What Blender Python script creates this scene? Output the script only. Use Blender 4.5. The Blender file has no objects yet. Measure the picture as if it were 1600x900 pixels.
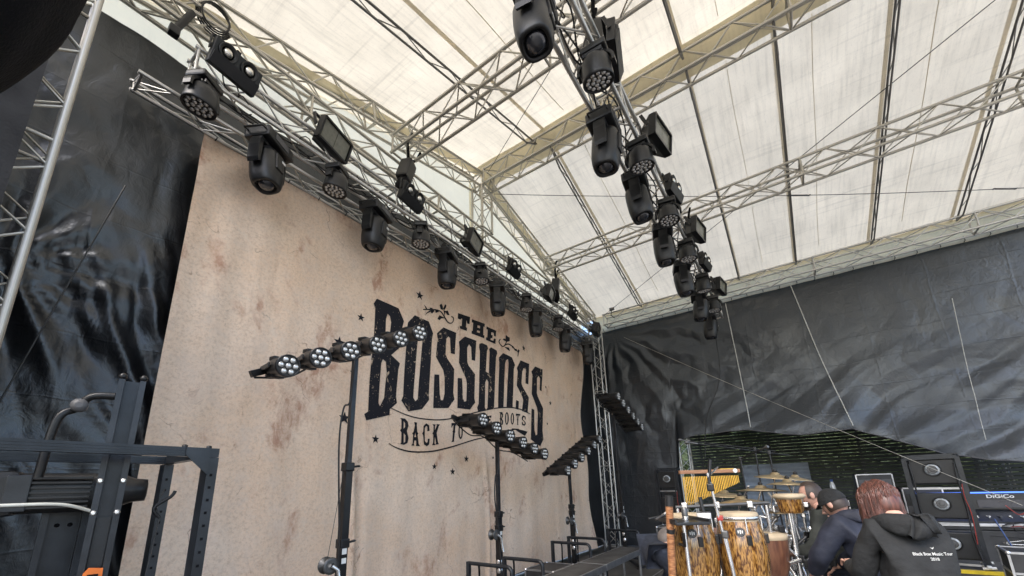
import bpy, bmesh, math, random
from mathutils import Vector, Matrix, noise
from mathutils.geometry import tessellate_polygon

random.seed(7)
scene = bpy.context.scene
C = scene.collection
PI = math.pi

# ------------------------------------------------------------------ camera
def camera_axes(yaw, pitch, roll):
    cy, sy, cp, sp = math.cos(yaw), math.sin(yaw), math.cos(pitch), math.sin(pitch)
    fwd = Vector((sy * cp, cy * cp, sp)); right = Vector((cy, -sy, 0)); up = right.cross(fwd)
    cr, sr = math.cos(roll), math.sin(roll)
    return cr * right + sr * up, -sr * right + cr * up, fwd
_r, _u, _f = camera_axes(math.radians(55.444), math.radians(14.156), math.radians(-1.722))
cam = bpy.data.cameras.new('camera')
cam_o = bpy.data.objects.new('camera', cam); C.objects.link(cam_o)
cam_o.matrix_world = Matrix(((_r.x, _u.x, -_f.x, 0), (_r.y, _u.y, -_f.y, 0), (_r.z, _u.z, -_f.z, 1.7), (0, 0, 0, 1)))
cam.sensor_fit = 'HORIZONTAL'; cam.sensor_width = 36; cam.lens = 14.073
cam.shift_x = 0.0007; cam.shift_y = 0.0954          # the photograph is the upper part of a taller frame
cam.clip_start = 0.05; cam.clip_end = 2000
scene.camera = cam_o

# ------------------------------------------------------------------ sky and sun (bright overcast)
SUN_EL, SUN_AZ = math.radians(50), math.radians(266)     # veiled sun on the left
world = bpy.data.worlds.new('World'); scene.world = world; world.use_nodes = True
wn = world.node_tree.nodes; wl = world.node_tree.links
bg = wn['Background']
sky = wn.new('ShaderNodeTexSky'); sky.sky_type = 'NISHITA'; sky.sun_disc = False
sky.sun_elevation = SUN_EL; sky.sun_rotation = SUN_AZ
sky.air_density = 1.0; sky.dust_density = 2.6; sky.ozone_density = 1.2
wl.new(sky.outputs[0], bg.inputs[0]); bg.inputs[1].default_value = 0.15
sun = bpy.data.lights.new('sun', 'SUN'); sun.energy = 1.1; sun.angle = math.radians(40); sun.color = (1, 0.96, 0.9)
sun_o = bpy.data.objects.new('sun', sun); C.objects.link(sun_o)
sd = Vector((math.sin(SUN_AZ) * math.cos(SUN_EL), math.cos(SUN_AZ) * math.cos(SUN_EL), math.sin(SUN_EL)))
sun_o.rotation_euler = sd.to_track_quat('Z', 'Y').to_euler()
vs = scene.view_settings
vs.view_transform = 'Standard'; vs.look = 'None'; vs.gamma = 1; vs.use_curve_mapping = False
vs.exposure = 1.86
cy = scene.cycles
cy.max_bounces = 6; cy.diffuse_bounces = 3; cy.glossy_bounces = 3; cy.transmission_bounces = 4; cy.transparent_max_bounces = 8
cy.volume_bounces = 0; cy.caustics_reflective = False; cy.caustics_refractive = False

# ------------------------------------------------------------------ materials
M = {}
def mat(name, col, rough=0.6, metal=0.0, var=0.0, vscale=8.0, bump=0.0, bscale=40.0, spec=0.5, stretch=None, col2=None, lo=0.35, hi=0.65, detail=5):
    m = bpy.data.materials.new(name); m.use_nodes = True
    nt = m.node_tree; b = nt.nodes['Principled BSDF']
    b.inputs['Base Color'].default_value = (*col, 1); b.inputs['Roughness'].default_value = rough
    b.inputs['Metallic'].default_value = metal; b.inputs['Specular IOR Level'].default_value = spec
    tc = nt.nodes.new('ShaderNodeTexCoord'); mp = nt.nodes.new('ShaderNodeMapping')
    nt.links.new(tc.outputs['Object'], mp.inputs[0])
    if stretch: mp.inputs['Scale'].default_value = stretch
    if var or col2:
        n = nt.nodes.new('ShaderNodeTexNoise'); n.inputs['Scale'].default_value = vscale; n.inputs['Detail'].default_value = detail
        nt.links.new(mp.outputs[0], n.inputs[0])
        r = nt.nodes.new('ShaderNodeValToRGB'); nt.links.new(n.outputs[0], r.inputs[0])
        c2 = col2 if col2 else tuple(min(1, c * (1 + var)) for c in col)
        c1 = col if col2 else tuple(c * (1 - var) for c in col)
        r.color_ramp.elements[0].position = lo; r.color_ramp.elements[0].color = (*c1, 1)
        r.color_ramp.elements[1].position = hi; r.color_ramp.elements[1].color = (*c2, 1)
        nt.links.new(r.outputs[0], b.inputs['Base Color'])
    if bump:
        n2 = nt.nodes.new('ShaderNodeTexNoise'); n2.inputs['Scale'].default_value = bscale; n2.inputs['Detail'].default_value = 4
        nt.links.new(mp.outputs[0], n2.inputs[0])
        bp = nt.nodes.new('ShaderNodeBump'); bp.inputs['Strength'].default_value = bump; bp.inputs['Distance'].default_value = 0.02
        nt.links.new(n2.outputs[0], bp.inputs['Height']); nt.links.new(bp.outputs[0], b.inputs['Normal'])
    M[name] = m
    return m

mat('aluminium', (0.60, 0.59, 0.56), 0.38, 0.75, var=0.22, vscale=3, bump=0.05, bscale=30)
mat('roof_aluminium', (0.56, 0.53, 0.46), 0.45, 0.55, var=0.25, vscale=3)
mat('backlit_beam', (0.20, 0.195, 0.185), 0.45, 0.7, var=0.3, vscale=5)  # dark base colour carries the backlit look of the ladder beams
mat('dark_steel', (0.13, 0.13, 0.13), 0.45, 0.7, var=0.3, vscale=5)
mat('chrome', (0.86, 0.87, 0.88), 0.24, 0.9, var=0.1, vscale=8)
mat('black_plastic', (0.012, 0.0125, 0.0135), 0.40, var=0.35, vscale=7, bump=0.06, bscale=90)
mat('black_metal', (0.013, 0.0135, 0.015), 0.36, 0.2, var=0.35, vscale=6, bump=0.05, bscale=60)
mat('black_rubber', (0.012, 0.012, 0.012), 0.7, var=0.2)
mat('grey_plastic', (0.09, 0.09, 0.095), 0.5, var=0.2)
mat('rack_paint', (0.024, 0.027, 0.032), 0.33, 0.3, var=0.3, vscale=9, bump=0.04, bscale=80)
mat('lens_glass', (0.55, 0.56, 0.55), 0.12, 0.0, spec=0.9, var=0.15, vscale=30)
mat('lens_white', (0.66, 0.66, 0.64), 0.16, 0.55, spec=0.9, var=0.35, vscale=55)
mat('lamp_glass', (0.50, 0.53, 0.55), 0.12, 0.1, spec=0.9, var=0.4, vscale=30)
mat('lens_dark', (0.03, 0.032, 0.04), 0.05, 0.0, spec=1.0, var=0.2)
mat('reflector', (0.80, 0.78, 0.72), 0.18, 0.9, var=0.1)
mat('panel_glass', (0.15, 0.15, 0.12), 0.22, 0.0, spec=0.8, var=0.12, vscale=20)
mat('wire', (0.05, 0.05, 0.05), 0.45, 0.4, var=0.2)
mat('rope_white', (0.62, 0.62, 0.58), 0.8, var=0.15, vscale=30)
mat('cable_black', (0.012, 0.012, 0.013), 0.5, var=0.2)
mat('cable_white', (0.66, 0.66, 0.60), 0.5, var=0.1)
mat('cable_blue', (0.05, 0.10, 0.28), 0.5, var=0.1)
mat('cable_red', (0.35, 0.04, 0.03), 0.5, var=0.1)
mat('orange', (0.75, 0.17, 0.02), 0.4, var=0.12, vscale=14)
mat('deck_black', (0.035, 0.034, 0.033), 0.55, col2=(0.085, 0.082, 0.078), vscale=5, bump=0.25, bscale=60)
mat('deck_edge', (0.45, 0.46, 0.48), 0.32, 0.85, var=0.15)
mat('plywood_floor', (0.05, 0.048, 0.045), 0.55, col2=(0.12, 0.115, 0.105), vscale=1.8, bump=0.15, bscale=25)
mat('asphalt', (0.045, 0.046, 0.048), 0.9, var=0.35, vscale=3, bump=0.4, bscale=60)
mat('gravel_ground', (0.30, 0.28, 0.25), 0.95, var=0.25, vscale=1.5, bump=0.5, bscale=60)
mat('case_black', (0.03, 0.03, 0.032), 0.5, var=0.25, bump=0.12, bscale=70)
mat('paper_white', (0.75, 0.75, 0.73), 0.6, var=0.08, vscale=20)
mat('yellow_tape', (0.80, 0.58, 0.03), 0.45, var=0.15, vscale=10)
mat('wood_bar', (0.26, 0.12, 0.06), 0.45, col2=(0.36, 0.19, 0.10), vscale=6, stretch=(2, 12, 12))
mat('bamboo', (0.20, 0.08, 0.035), 0.4, col2=(0.42, 0.20, 0.09), vscale=9, stretch=(3, 3, 12), lo=0.4, hi=0.6)
mat('gold_tube', (0.85, 0.52, 0.10), 0.3, 0.85, var=0.1, vscale=12)
mat('djembe_wood', (0.10, 0.04, 0.025), 0.4, col2=(0.20, 0.09, 0.05), vscale=5, stretch=(6, 6, 1))
mat('cymbal_bronze', (0.42, 0.33, 0.20), 0.38, 0.75, var=0.3, vscale=10, stretch=(1, 1, 10))
mat('drum_skin', (0.46, 0.37, 0.25), 0.6, var=0.12, vscale=9)
mat('skin', (0.56, 0.32, 0.24), 0.5, var=0.10, vscale=14)
mat('hair_red', (0.040, 0.016, 0.012), 0.38, col2=(0.125, 0.046, 0.032), vscale=14, stretch=(5, 5, 1))
mat('hair_brown', (0.035, 0.022, 0.016), 0.5, var=0.3, vscale=20)
mat('cloth_black', (0.010, 0.011, 0.012), 0.85, var=0.35, vscale=14, bump=0.5, bscale=22)
mat('cloth_navy', (0.016, 0.020, 0.036), 0.72, var=0.25, vscale=9, bump=0.45, bscale=16)
mat('cloth_olive', (0.045, 0.05, 0.045), 0.85, var=0.3, vscale=9, bump=0.4, bscale=20)
mat('cloth_grey', (0.17, 0.15, 0.14), 0.9, var=0.2, vscale=9, bump=0.4, bscale=20)
mat('jeans', (0.02, 0.026, 0.042), 0.85, var=0.3, vscale=12, bump=0.3, bscale=40)
mat('boot_leather', (0.10, 0.045, 0.022), 0.5, var=0.3, vscale=9)
mat('drape_black', (0.006, 0.006, 0.007), 0.95, var=0.3, vscale=6, bump=0.3, bscale=80, spec=0.2)
mat('drape_grey', (0.036, 0.034, 0.033), 0.9, var=0.3, vscale=4, bump=0.25, bscale=60, spec=0.3)
mat('slat_grey', (0.045, 0.052, 0.050), 0.6, var=0.2, vscale=2)
mat('corrugated', (0.30, 0.35, 0.42), 0.45, var=0.15, vscale=3)
mat('bark', (0.06, 0.045, 0.03), 0.9, var=0.3)
mat('leaf', (0.04, 0.07, 0.025), 0.6, col2=(0.08, 0.115, 0.035), vscale=1.5)

def screen_mat():
    m = bpy.data.materials.new('blue_strip_lamp'); m.use_nodes = True
    b = m.node_tree.nodes['Principled BSDF']
    n = m.node_tree.nodes.new('ShaderNodeTexNoise'); n.inputs['Scale'].default_value = 4
    r = m.node_tree.nodes.new('ShaderNodeValToRGB')
    r.color_ramp.elements[0].color = (0.05, 0.16, 0.9, 1); r.color_ramp.elements[1].color = (0.10, 0.26, 1.0, 1)
    m.node_tree.links.new(n.outputs[0], r.inputs[0])
    m.node_tree.links.new(r.outputs[0], b.inputs['Emission Color']); b.inputs['Emission Strength'].default_value = 0.7
    b.inputs['Base Color'].default_value = (0.05, 0.1, 0.5, 1)
    M['blue_strip'] = m
screen_mat()

def sheet_mat(name, col, trans, dirt=0.25, streak=(1, 1, 1), dscale=1.2):
    """PVC sheet that lets daylight through, scuffed and weathered"""
    m = bpy.data.materials.new(name); m.use_nodes = True
    nt = m.node_tree; nt.nodes.remove(nt.nodes['Principled BSDF']); out = nt.nodes['Material Output']
    tc = nt.nodes.new('ShaderNodeTexCoord'); L = nt.links.new
    def nz(scale, detail, st, rough=0.6):
        mp = nt.nodes.new('ShaderNodeMapping'); mp.inputs['Scale'].default_value = st; L(tc.outputs['Object'], mp.inputs[0])
        n = nt.nodes.new('ShaderNodeTexNoise'); n.inputs['Scale'].default_value = scale; n.inputs['Detail'].default_value = detail
        n.inputs['Roughness'].default_value = rough
        L(mp.outputs[0], n.inputs[0]); return n.outputs[0]
    def ramp(src, lo, hi, a, b):
        r = nt.nodes.new('ShaderNodeValToRGB'); L(src, r.inputs[0])
        r.color_ramp.elements[0].position = lo; r.color_ramp.elements[0].color = (a, a, a, 1)
        r.color_ramp.elements[1].position = hi; r.color_ramp.elements[1].color = (b, b, b, 1); return r.outputs[0]
    def mul(a, b):
        x = nt.nodes.new('ShaderNodeMix'); x.data_type = 'RGBA'; x.blend_type = 'MULTIPLY'; x.inputs[0].default_value = 1
        L(a, x.inputs[6]); L(b, x.inputs[7]); return x.outputs[2]
    base = nt.nodes.new('ShaderNodeRGB'); base.outputs[0].default_value = (*col, 1)
    c = mul(base.outputs[0], ramp(nz(dscale, 8, (1, 1, 1)), 0.3, 0.7, 1 - dirt, 1.0))
    c = mul(c, ramp(nz(2.2, 6, (0.5, 7, 1)), 0.28, 0.52, 1 - dirt * 0.75, 1.0))
    c = mul(c, ramp(nz(1.7, 7, (9, 0.35, 1)), 0.24, 0.44, 1 - dirt * 0.9, 1.0))
    c = mul(c, ramp(nz(22, 5, (1, 2.2, 1), 0.8), 0.22, 0.46, 1 - dirt * 1.0, 1.0))
    d = nt.nodes.new('ShaderNodeBsdfDiffuse'); t = nt.nodes.new('ShaderNodeBsdfTranslucent')
    L(c, d.inputs[0]); L(c, t.inputs[0])
    mx = nt.nodes.new('ShaderNodeMixShader'); mx.inputs[0].default_value = trans
    L(d.outputs[0], mx.inputs[1]); L(t.outputs[0], mx.inputs[2]); L(mx.outputs[0], out.inputs[0])
    M[name] = m
sheet_mat('roof_pvc', (0.88, 0.80, 0.635), 0.325, 0.22)
sheet_mat('roof_flap', (0.80, 0.725, 0.53), 0.45, 0.12)
sheet_mat('gable_pvc', (0.95, 0.88, 0.68), 0.62, 0.08)

def tarp_mat(name, col, rough, bump, folds):
    """shiny PVC tarpaulin: soft dents, fine crumples and a few pressed fold lines"""
    m = bpy.data.materials.new(name); m.use_nodes = True
    nt = m.node_tree; b = nt.nodes['Principled BSDF']; L = nt.links.new
    b.inputs['Base Color'].default_value = (*col, 1); b.inputs['Specular IOR Level'].default_value = 0.85; b.inputs['Specular Tint'].default_value = (0.88, 0.94, 1.0, 1)  # blue specular tint paints a bluish sky sheen into the reflections
    b.inputs['Coat Weight'].default_value = 0.3; b.inputs['Coat Roughness'].default_value = rough * 0.75
    tc = nt.nodes.new('ShaderNodeTexCoord')
    def nz(scale, detail, rough, st, dist=0.0, kind='FBM'):
        mp = nt.nodes.new('ShaderNodeMapping'); mp.inputs['Scale'].default_value = st; mp.inputs['Rotation'].default_value = (0.35, 0.35, 0)
        L(tc.outputs['Object'], mp.inputs[0])
        n = nt.nodes.new('ShaderNodeTexNoise'); n.noise_type = kind
        n.inputs['Scale'].default_value = scale; n.inputs['Detail'].default_value = detail; n.inputs['Roughness'].default_value = rough; n.inputs['Distortion'].default_value = dist
        L(mp.outputs[0], n.inputs[0]); return n.outputs[0]
    def ma(op, a, k, c=None):
        x = nt.nodes.new('ShaderNodeMath'); x.operation = op; L(a, x.inputs[0]); x.inputs[1].default_value = k
        if c is not None: L(c, x.inputs[2])
        return x.outputs[0]
    n1 = nz(1.6, 4, 0.5, (1, 1, 0.6), 0.5)
    n2 = nz(3.2, 6, 0.55, (1, 1, 0.55), 0.9, 'RIDGED_MULTIFRACTAL')
    n3 = nz(26, 3, 0.5, (1, 1, 1))
    h = ma('MULTIPLY', n1, 0.45); n4 = nz(7.5, 4, 0.6, (1, 1, 0.7), 1.4); h = ma('MULTIPLY_ADD', n4, 0.16, h); h = ma('MULTIPLY_ADD', n2, 0.05, h); h = ma('MULTIPLY_ADD', n3, 0.035, h)
    sp = nt.nodes.new('ShaderNodeSeparateXYZ'); L(tc.outputs['Object'], sp.inputs[0])
    lo = nz(0.9, 3, 0.5, (1, 1, 1))
    for axis, per in ((2, 0.58), (1, 1.15), (0, 1.15)):          # lines where the sheet lay folded
        w = ma('MULTIPLY_ADD', lo, 0.22, sp.outputs[axis]); w = ma('DIVIDE', w, per); w = ma('FRACT', w, 0); w = ma('SUBTRACT', w, 0.5); w = ma('ABSOLUTE', w, 0)
        k = nt.nodes.new('ShaderNodeMapRange'); k.inputs[1].default_value = 0; k.inputs[2].default_value = 0.022; k.inputs[3].default_value = 0.10 * folds; k.inputs[4].default_value = 0
        L(w, k.inputs[0]); a_ = nt.nodes.new('ShaderNodeMath'); a_.operation = 'ADD'; L(h, a_.inputs[0]); L(k.outputs[0], a_.inputs[1]); h = a_.outputs[0]
    bp = nt.nodes.new('ShaderNodeBump'); bp.inputs['Strength'].default_value = bump; bp.inputs['Distance'].default_value = 0.09
    L(h, bp.inputs['Height']); L(bp.outputs[0], b.inputs['Normal']); L(bp.outputs[0], b.inputs['Coat Normal'])
    rr = nt.nodes.new('ShaderNodeMapRange'); rr.inputs[1].default_value = 0.3; rr.inputs[2].default_value = 0.7
    rr.inputs[3].default_value = rough * 0.8; rr.inputs[4].default_value = rough * 1.3
    L(n1, rr.inputs[0]); L(rr.outputs[0], b.inputs['Roughness'])
    M[name] = m
tarp_mat('black_tarp', (0.006, 0.0065, 0.008), 0.37, 0.45, 0.35)
tarp_mat('wall_tarp', (0.011, 0.014, 0.019), 0.42, 0.55, 0.45)

def banner_mat():
    m = bpy.data.materials.new('banner_print'); m.use_nodes = True
    nt = m.node_tree; b = nt.nodes['Principled BSDF']; L = nt.links.new
    b.inputs['Roughness'].default_value = 0.85; b.inputs['Specular IOR Level'].default_value = 0.2
    tc = nt.nodes.new('ShaderNodeTexCoord')
    def nz(scale, detail, st=(1, 1, 1), dist=0.0, rough=0.55, off=(0, 0, 0)):
        mp = nt.nodes.new('ShaderNodeMapping'); mp.inputs['Scale'].default_value = st; mp.inputs['Location'].default_value = off
        L(tc.outputs['Object'], mp.inputs[0])
        n = nt.nodes.new('ShaderNodeTexNoise'); n.inputs['Scale'].default_value = scale; n.inputs['Detail'].default_value = detail
        n.inputs['Distortion'].default_value = dist; n.inputs['Roughness'].default_value = rough; L(mp.outputs[0], n.inputs[0]); return n.outputs[0]
    def rng(src, lo, hi, a=0.0, z=1.0):
        r = nt.nodes.new('ShaderNodeMapRange'); L(src, r.inputs[0]); r.interpolation_type = 'SMOOTHSTEP'
        for i, v in enumerate((lo, hi, a, z)): r.inputs[i + 1].default_value = v
        return r.outputs[0]
    def mm(a, c):
        x = nt.nodes.new('ShaderNodeMath'); x.operation = 'MULTIPLY'; L(a, x.inputs[0])
        if isinstance(c, float): x.inputs[1].default_value = c
        else: L(c, x.inputs[1])
        return x.outputs[0]
    def mix(a, col, fac):
        x = nt.nodes.new('ShaderNodeMix'); x.data_type = 'RGBA'; L(fac, x.inputs[0])
        if isinstance(a, tuple): x.inputs[6].default_value = (*a, 1)
        else: L(a, x.inputs[6])
        x.inputs[7].default_value = (*col, 1); return x.outputs[2]
    c = mix((0.79, 0.575, 0.410), (0.86, 0.685, 0.540), rng(nz(0.9, 5), 0.3, 0.7))
    c = mix(c, (0.40, 0.255, 0.16), mm(rng(nz(34, 6, rough=0.8), 0.42, 0.70), 0.5))            # fine grain
    c = mix(c, (0.74, 0.64, 0.54), mm(rng(nz(55, 4, rough=0.8, off=(3, 1, 2)), 0.48, 0.72), 0.6))
    c = mix(c, (0.70, 0.57, 0.47), mm(rng(nz(6, 6, rough=0.7, off=(1, 8, 2)), 0.45, 0.7), 0.5))
    blot = mm(rng(nz(1.4, 6, (1, 1, 0.75), 0.5, 0.65), 0.54, 0.66), rng(nz(7, 6, (1, 1, 0.45), 0.4, 0.7, (5, 2, 1)), 0.40, 0.62))
    c = mix(c, (0.34, 0.12, 0.06), mm(blot, 0.62))                                                # rust blotches
    bl2 = mm(rng(nz(4.5, 5, (1.2, 1, 0.5), 0.8, 0.7, (9, 0, 4)), 0.62, 0.72), rng(nz(0.8, 3, off=(2, 7, 1)), 0.42, 0.62))
    c = mix(c, (0.27, 0.12, 0.07), mm(bl2, 0.5))
    v = nt.nodes.new('ShaderNodeTexVoronoi'); v.feature = 'DISTANCE_TO_EDGE'; v.inputs['Scale'].default_value = 0.75
    wv = nt.nodes.new('ShaderNodeTexNoise'); wv.inputs['Scale'].default_value = 1.6; wv.inputs['Detail'].default_value = 5
    ad = nt.nodes.new('ShaderNodeVectorMath'); ad.operation = 'MULTIPLY_ADD'; ad.inputs[1].default_value = (1.0, 1.0, 1.0)
    L(tc.outputs['Object'], wv.inputs[0]); L(wv.outputs['Color'], ad.inputs[0]); L(tc.outputs['Object'], ad.inputs[2]); L(ad.outputs[0], v.inputs['Vector'])
    c = mix(c, (0.78, 0.69, 0.58), mm(rng(v.outputs['Distance'], 0.0, 0.018, 1.0, 0.0), mm(rng(nz(1.3, 4, off=(1, 1, 9)), 0.5, 0.66), 0.32)))
    c = mix(c, (0.25, 0.13, 0.08), mm(rng(v.outputs['Distance'], 0.0, 0.007, 1.0, 0.0), mm(rng(nz(2.3, 4, off=(4, 1, 2)), 0.5, 0.6), 0.6)))
    L(c, b.inputs['Base Color'])
    bp = nt.nodes.new('ShaderNodeBump'); bp.inputs['Strength'].default_value = 0.2; bp.inputs['Distance'].default_value = 0.05
    L(nz(2.5, 5, (2.2, 1, 0.6), 0.6), bp.inputs['Height']); L(bp.outputs[0], b.inputs['Normal'])
    M['banner_print'] = m
    # distressed black ink
    k = bpy.data.materials.new('logo_ink'); k.use_nodes = True
    nt = k.node_tree; b = nt.nodes['Principled BSDF']; L = nt.links.new; b.inputs['Roughness'].default_value = 0.8; b.inputs['Specular IOR Level'].default_value = 0.2
    tc = nt.nodes.new('ShaderNodeTexCoord')
    a1 = nz(13, 5, (1, 1, 0.6), 0.8, 0.7); a2 = nz(1.6, 3, off=(3, 3, 3)); a3 = nz(42, 2)
    chips = mm(rng(a1, 0.60, 0.64), rng(a2, 0.46, 0.58))
    c = mix((0.016, 0.016, 0.021), (0.56, 0.43, 0.31), chips)
    c = mix(c, (0.56, 0.43, 0.31), mm(rng(a3, 0.69, 0.72), 0.9))
    L(c, b.inputs['Base Color'])
    M['logo_ink'] = k
    k2 = k.copy(); k2.name = 'solid_ink'
    M['solid_ink'] = mat('solid_ink_plain', (0.016, 0.016, 0.020), 0.8, var=0.3, vscale=9, spec=0.2)
banner_mat()

def conga_mat():
    m = bpy.data.materials.new('conga_wood'); m.use_nodes = True
    nt = m.node_tree; b = nt.nodes['Principled BSDF']; L = nt.links.new
    b.inputs['Roughness'].default_value = 0.16; b.inputs['Coat Weight'].default_value = 0.6; b.inputs['Coat Roughness'].default_value = 0.06
    tc = nt.nodes.new('ShaderNodeTexCoord'); mp = nt.nodes.new('ShaderNodeMapping'); mp.inputs['Scale'].default_value = (1, 1, 0.22)
    L(tc.outputs['Object'], mp.inputs[0])
    n = nt.nodes.new('ShaderNodeTexNoise'); n.inputs['Scale'].default_value = 88; n.inputs['Detail'].default_value = 3; n.inputs['Distortion'].default_value = 0.6
    L(mp.outputs[0], n.inputs[0])
    r = nt.nodes.new('ShaderNodeValToRGB'); L(n.outputs[0], r.inputs[0])
    e = r.color_ramp.elements; e[0].position = 0.42; e[0].color = (0.07, 0.026, 0.008, 1); e[1].position = 0.54; e[1].color = (0.29, 0.145, 0.035, 1)
    x = e.new(0.70); x.color = (0.42, 0.235, 0.07, 1)
    L(r.outputs[0], b.inputs['Base Color'])
    M['conga_wood'] = m
conga_mat()

# ------------------------------------------------------------------ mesh helpers
class MB:
    """collects shapes; build() links them as ONE mesh object"""
    def __init__(self): self.v = []; self.f = []; self.smooth = []
    def add(self, vs, fs, smooth=False):
        o = len(self.v); self.v += [tuple(p) for p in vs]; self.f += [tuple(i + o for i in f) for f in fs]; self.smooth += [smooth] * len(fs); return self
    def box(self, c, s, rot=None, bev=0.0):
        cx, cy, cz = c; x, y, z = s[0] / 2, s[1] / 2, s[2] / 2
        if bev:
            bm = bmesh.new(); bmesh.ops.create_cube(bm, size=1)
            for v in bm.verts: v.co = Vector((v.co.x * s[0], v.co.y * s[1], v.co.z * s[2]))
            bmesh.ops.bevel(bm, geom=list(bm.edges), offset=bev, segments=2, profile=0.6, affect='EDGES')
            bm.verts.index_update()
            vs = [v.co.copy() for v in bm.verts]; fs = [[v.index for v in f.verts] for f in bm.faces]; bm.free()
        else:
            vs = [Vector(p) for p in ((-x, -y, -z), (x, -y, -z), (x, y, -z), (-x, y, -z), (-x, -y, z), (x, -y, z), (x, y, z), (-x, y, z))]
            fs = [(0, 3, 2, 1), (4, 5, 6, 7), (0, 1, 5, 4), (1, 2, 6, 5), (2, 3, 7, 6), (3, 0, 4, 7)]
        if rot is not None: vs = [rot @ v for v in vs]
        return self.add([v + Vector(c) for v in vs], fs)
    def tube(self, a, b, r, r2=None, n=8, caps=True):
        a = Vector(a); b = Vector(b); r2 = r if r2 is None else r2
        d = (b - a).normalized(); s = d.orthogonal().normalized(); t = d.cross(s)
        vs = [a + (s * math.cos(2 * PI * i / n) + t * math.sin(2 * PI * i / n)) * r for i in range(n)]
        vs += [b + (s * math.cos(2 * PI * i / n) + t * math.sin(2 * PI * i / n)) * r2 for i in range(n)]
        self.add(vs, [(i, (i + 1) % n, n + (i + 1) % n, n + i) for i in range(n)], True)
        if caps: self.add(vs[:n], [tuple(range(n))[::-1]]); self.add(vs[n:], [tuple(range(n))])
        return self
    def bar(self, a, b, w, h=None, up=(0, 0, 1)):
        a = Vector(a); b = Vector(b); h = w if h is None else h
        d = (b - a).normalized(); s = d.cross(Vector(up))
        if s.length < 1e-4: s = d.cross(Vector((0, 1, 0)))
        s.normalize(); t = s.cross(d)
        vs = [p + s * i * w / 2 + t * j * h / 2 for p in (a, b) for i, j in ((-1, -1), (1, -1), (1, 1), (-1, 1))]
        return self.add(vs, [(0, 1, 2, 3)[::-1], (4, 5, 6, 7), (0, 1, 5, 4), (1, 2, 6, 5), (2, 3, 7, 6), (3, 0, 4, 7)])
    def path(self, pts, r, n=6):
        pts = [Vector(p) for p in pts]; m = len(pts); vs = []; prev = None
        for i, p in enumerate(pts):
            d = (pts[min(i + 1, m - 1)] - pts[max(i - 1, 0)]).normalized()
            if prev is None: s = d.orthogonal().normalized()
            else:
                s = prev - d * prev.dot(d); s = s.normalized() if s.length > 1e-5 else d.orthogonal().normalized()
            prev = s; t = d.cross(s); rr = r[i] if hasattr(r, '__len__') else r
            vs += [p + (s * math.cos(2 * PI * k / n) + t * math.sin(2 * PI * k / n)) * rr for k in range(n)]
        fs = [(i * n + k, i * n + (k + 1) % n, (i + 1) * n + (k + 1) % n, (i + 1) * n + k) for i in range(m - 1) for k in range(n)]
        self.add(vs, fs, True); self.add(vs[:n], [tuple(range(n))[::-1]]); self.add(vs[-n:], [tuple(range(n))]); return self
    def lathe(self, prof, n=20, origin=(0, 0, 0), rot=None, sq=0.0, smooth=True):
        """profile (radius, z); sq > 0 squares the section off"""
        vs = []; o = Vector(origin)
        for r, z in prof:
            for k in range(n):
                a = 2 * PI * k / n; ca, sa = math.cos(a), math.sin(a)
                q = 1.0
                if sq: q = (abs(ca) ** (2 + 2 * sq) + abs(sa) ** (2 + 2 * sq)) ** (-1 / (2 + 2 * sq))
                v = Vector((r * ca * q, r * sa * q, z)); vs.append((rot @ v if rot is not None else v) + o)
        m = len(prof)
        self.add(vs, [(i * n + k, i * n + (k + 1) % n, (i + 1) * n + (k + 1) % n, (i + 1) * n + k) for i in range(m - 1) for k in range(n)], smooth)
        self.add(vs[:n], [tuple(range(n))[::-1]]); self.add(vs[-n:], [tuple(range(n))]); return self
    def prism(self, poly, d0, d1, M4=None):
        n = len(poly); vs = [Vector((x, d0, z)) for x, z in poly] + [Vector((x, d1, z)) for x, z in poly]
        if M4 is not None: vs = [M4 @ v for v in vs]
        return self.add(vs, [tuple(range(n)), tuple(range(2 * n - 1, n - 1, -1))] + [(i, n + i, n + (i + 1) % n, (i + 1) % n) for i in range(n)])
    def grid(self, fn, nu, nv, smooth=True):
        vs = [fn(i / nu, j / nv) for j in range(nv + 1) for i in range(nu + 1)]
        return self.add(vs, [(j * (nu + 1) + i, j * (nu + 1) + i + 1, (j + 1) * (nu + 1) + i + 1, (j + 1) * (nu + 1) + i) for j in range(nv) for i in range(nu)], smooth)
    def mesh(self, name, m):
        me = bpy.data.meshes.new(name); me.from_pydata(self.v, [], self.f); me.update()
        me.polygons.foreach_set('use_smooth', self.smooth); me.materials.append(M[m] if isinstance(m, str) else m); return me
    def build(self, name, m, parent=None, loc=None):
        return link(name, self.mesh(name, m), parent, loc)

def link(name, me, parent=None, loc=None):
    o = bpy.data.objects.new(name, me); C.objects.link(o)
    if parent is not None: o.parent = parent
    if loc is not None: o.location = loc
    return o
def tag(o, label, cat, group=None):
    o['label'] = label; o['category'] = cat
    if group: o['group'] = group
    return o
def thing(name, label, cat, loc=(0, 0, 0), rz=0.0, group=None):
    o = bpy.data.objects.new(name, None); C.objects.link(o); o.location = loc; o.rotation_euler = (0, 0, rz); o.empty_display_size = 0.1
    return tag(o, label, cat, group)
def structure(o): o['kind'] = 'structure'; return o
def stuff(o): o['kind'] = 'stuff'; return o
def copy_tree(o, parent=None):
    c = o.copy(); C.objects.link(c)
    c.parent = parent
    for ch in list(o.children): copy_tree(ch, c)
    return c
ORD = ['first', 'second', 'third', 'fourth', 'fifth', 'sixth', 'seventh', 'eighth', 'ninth', 'tenth']

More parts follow.
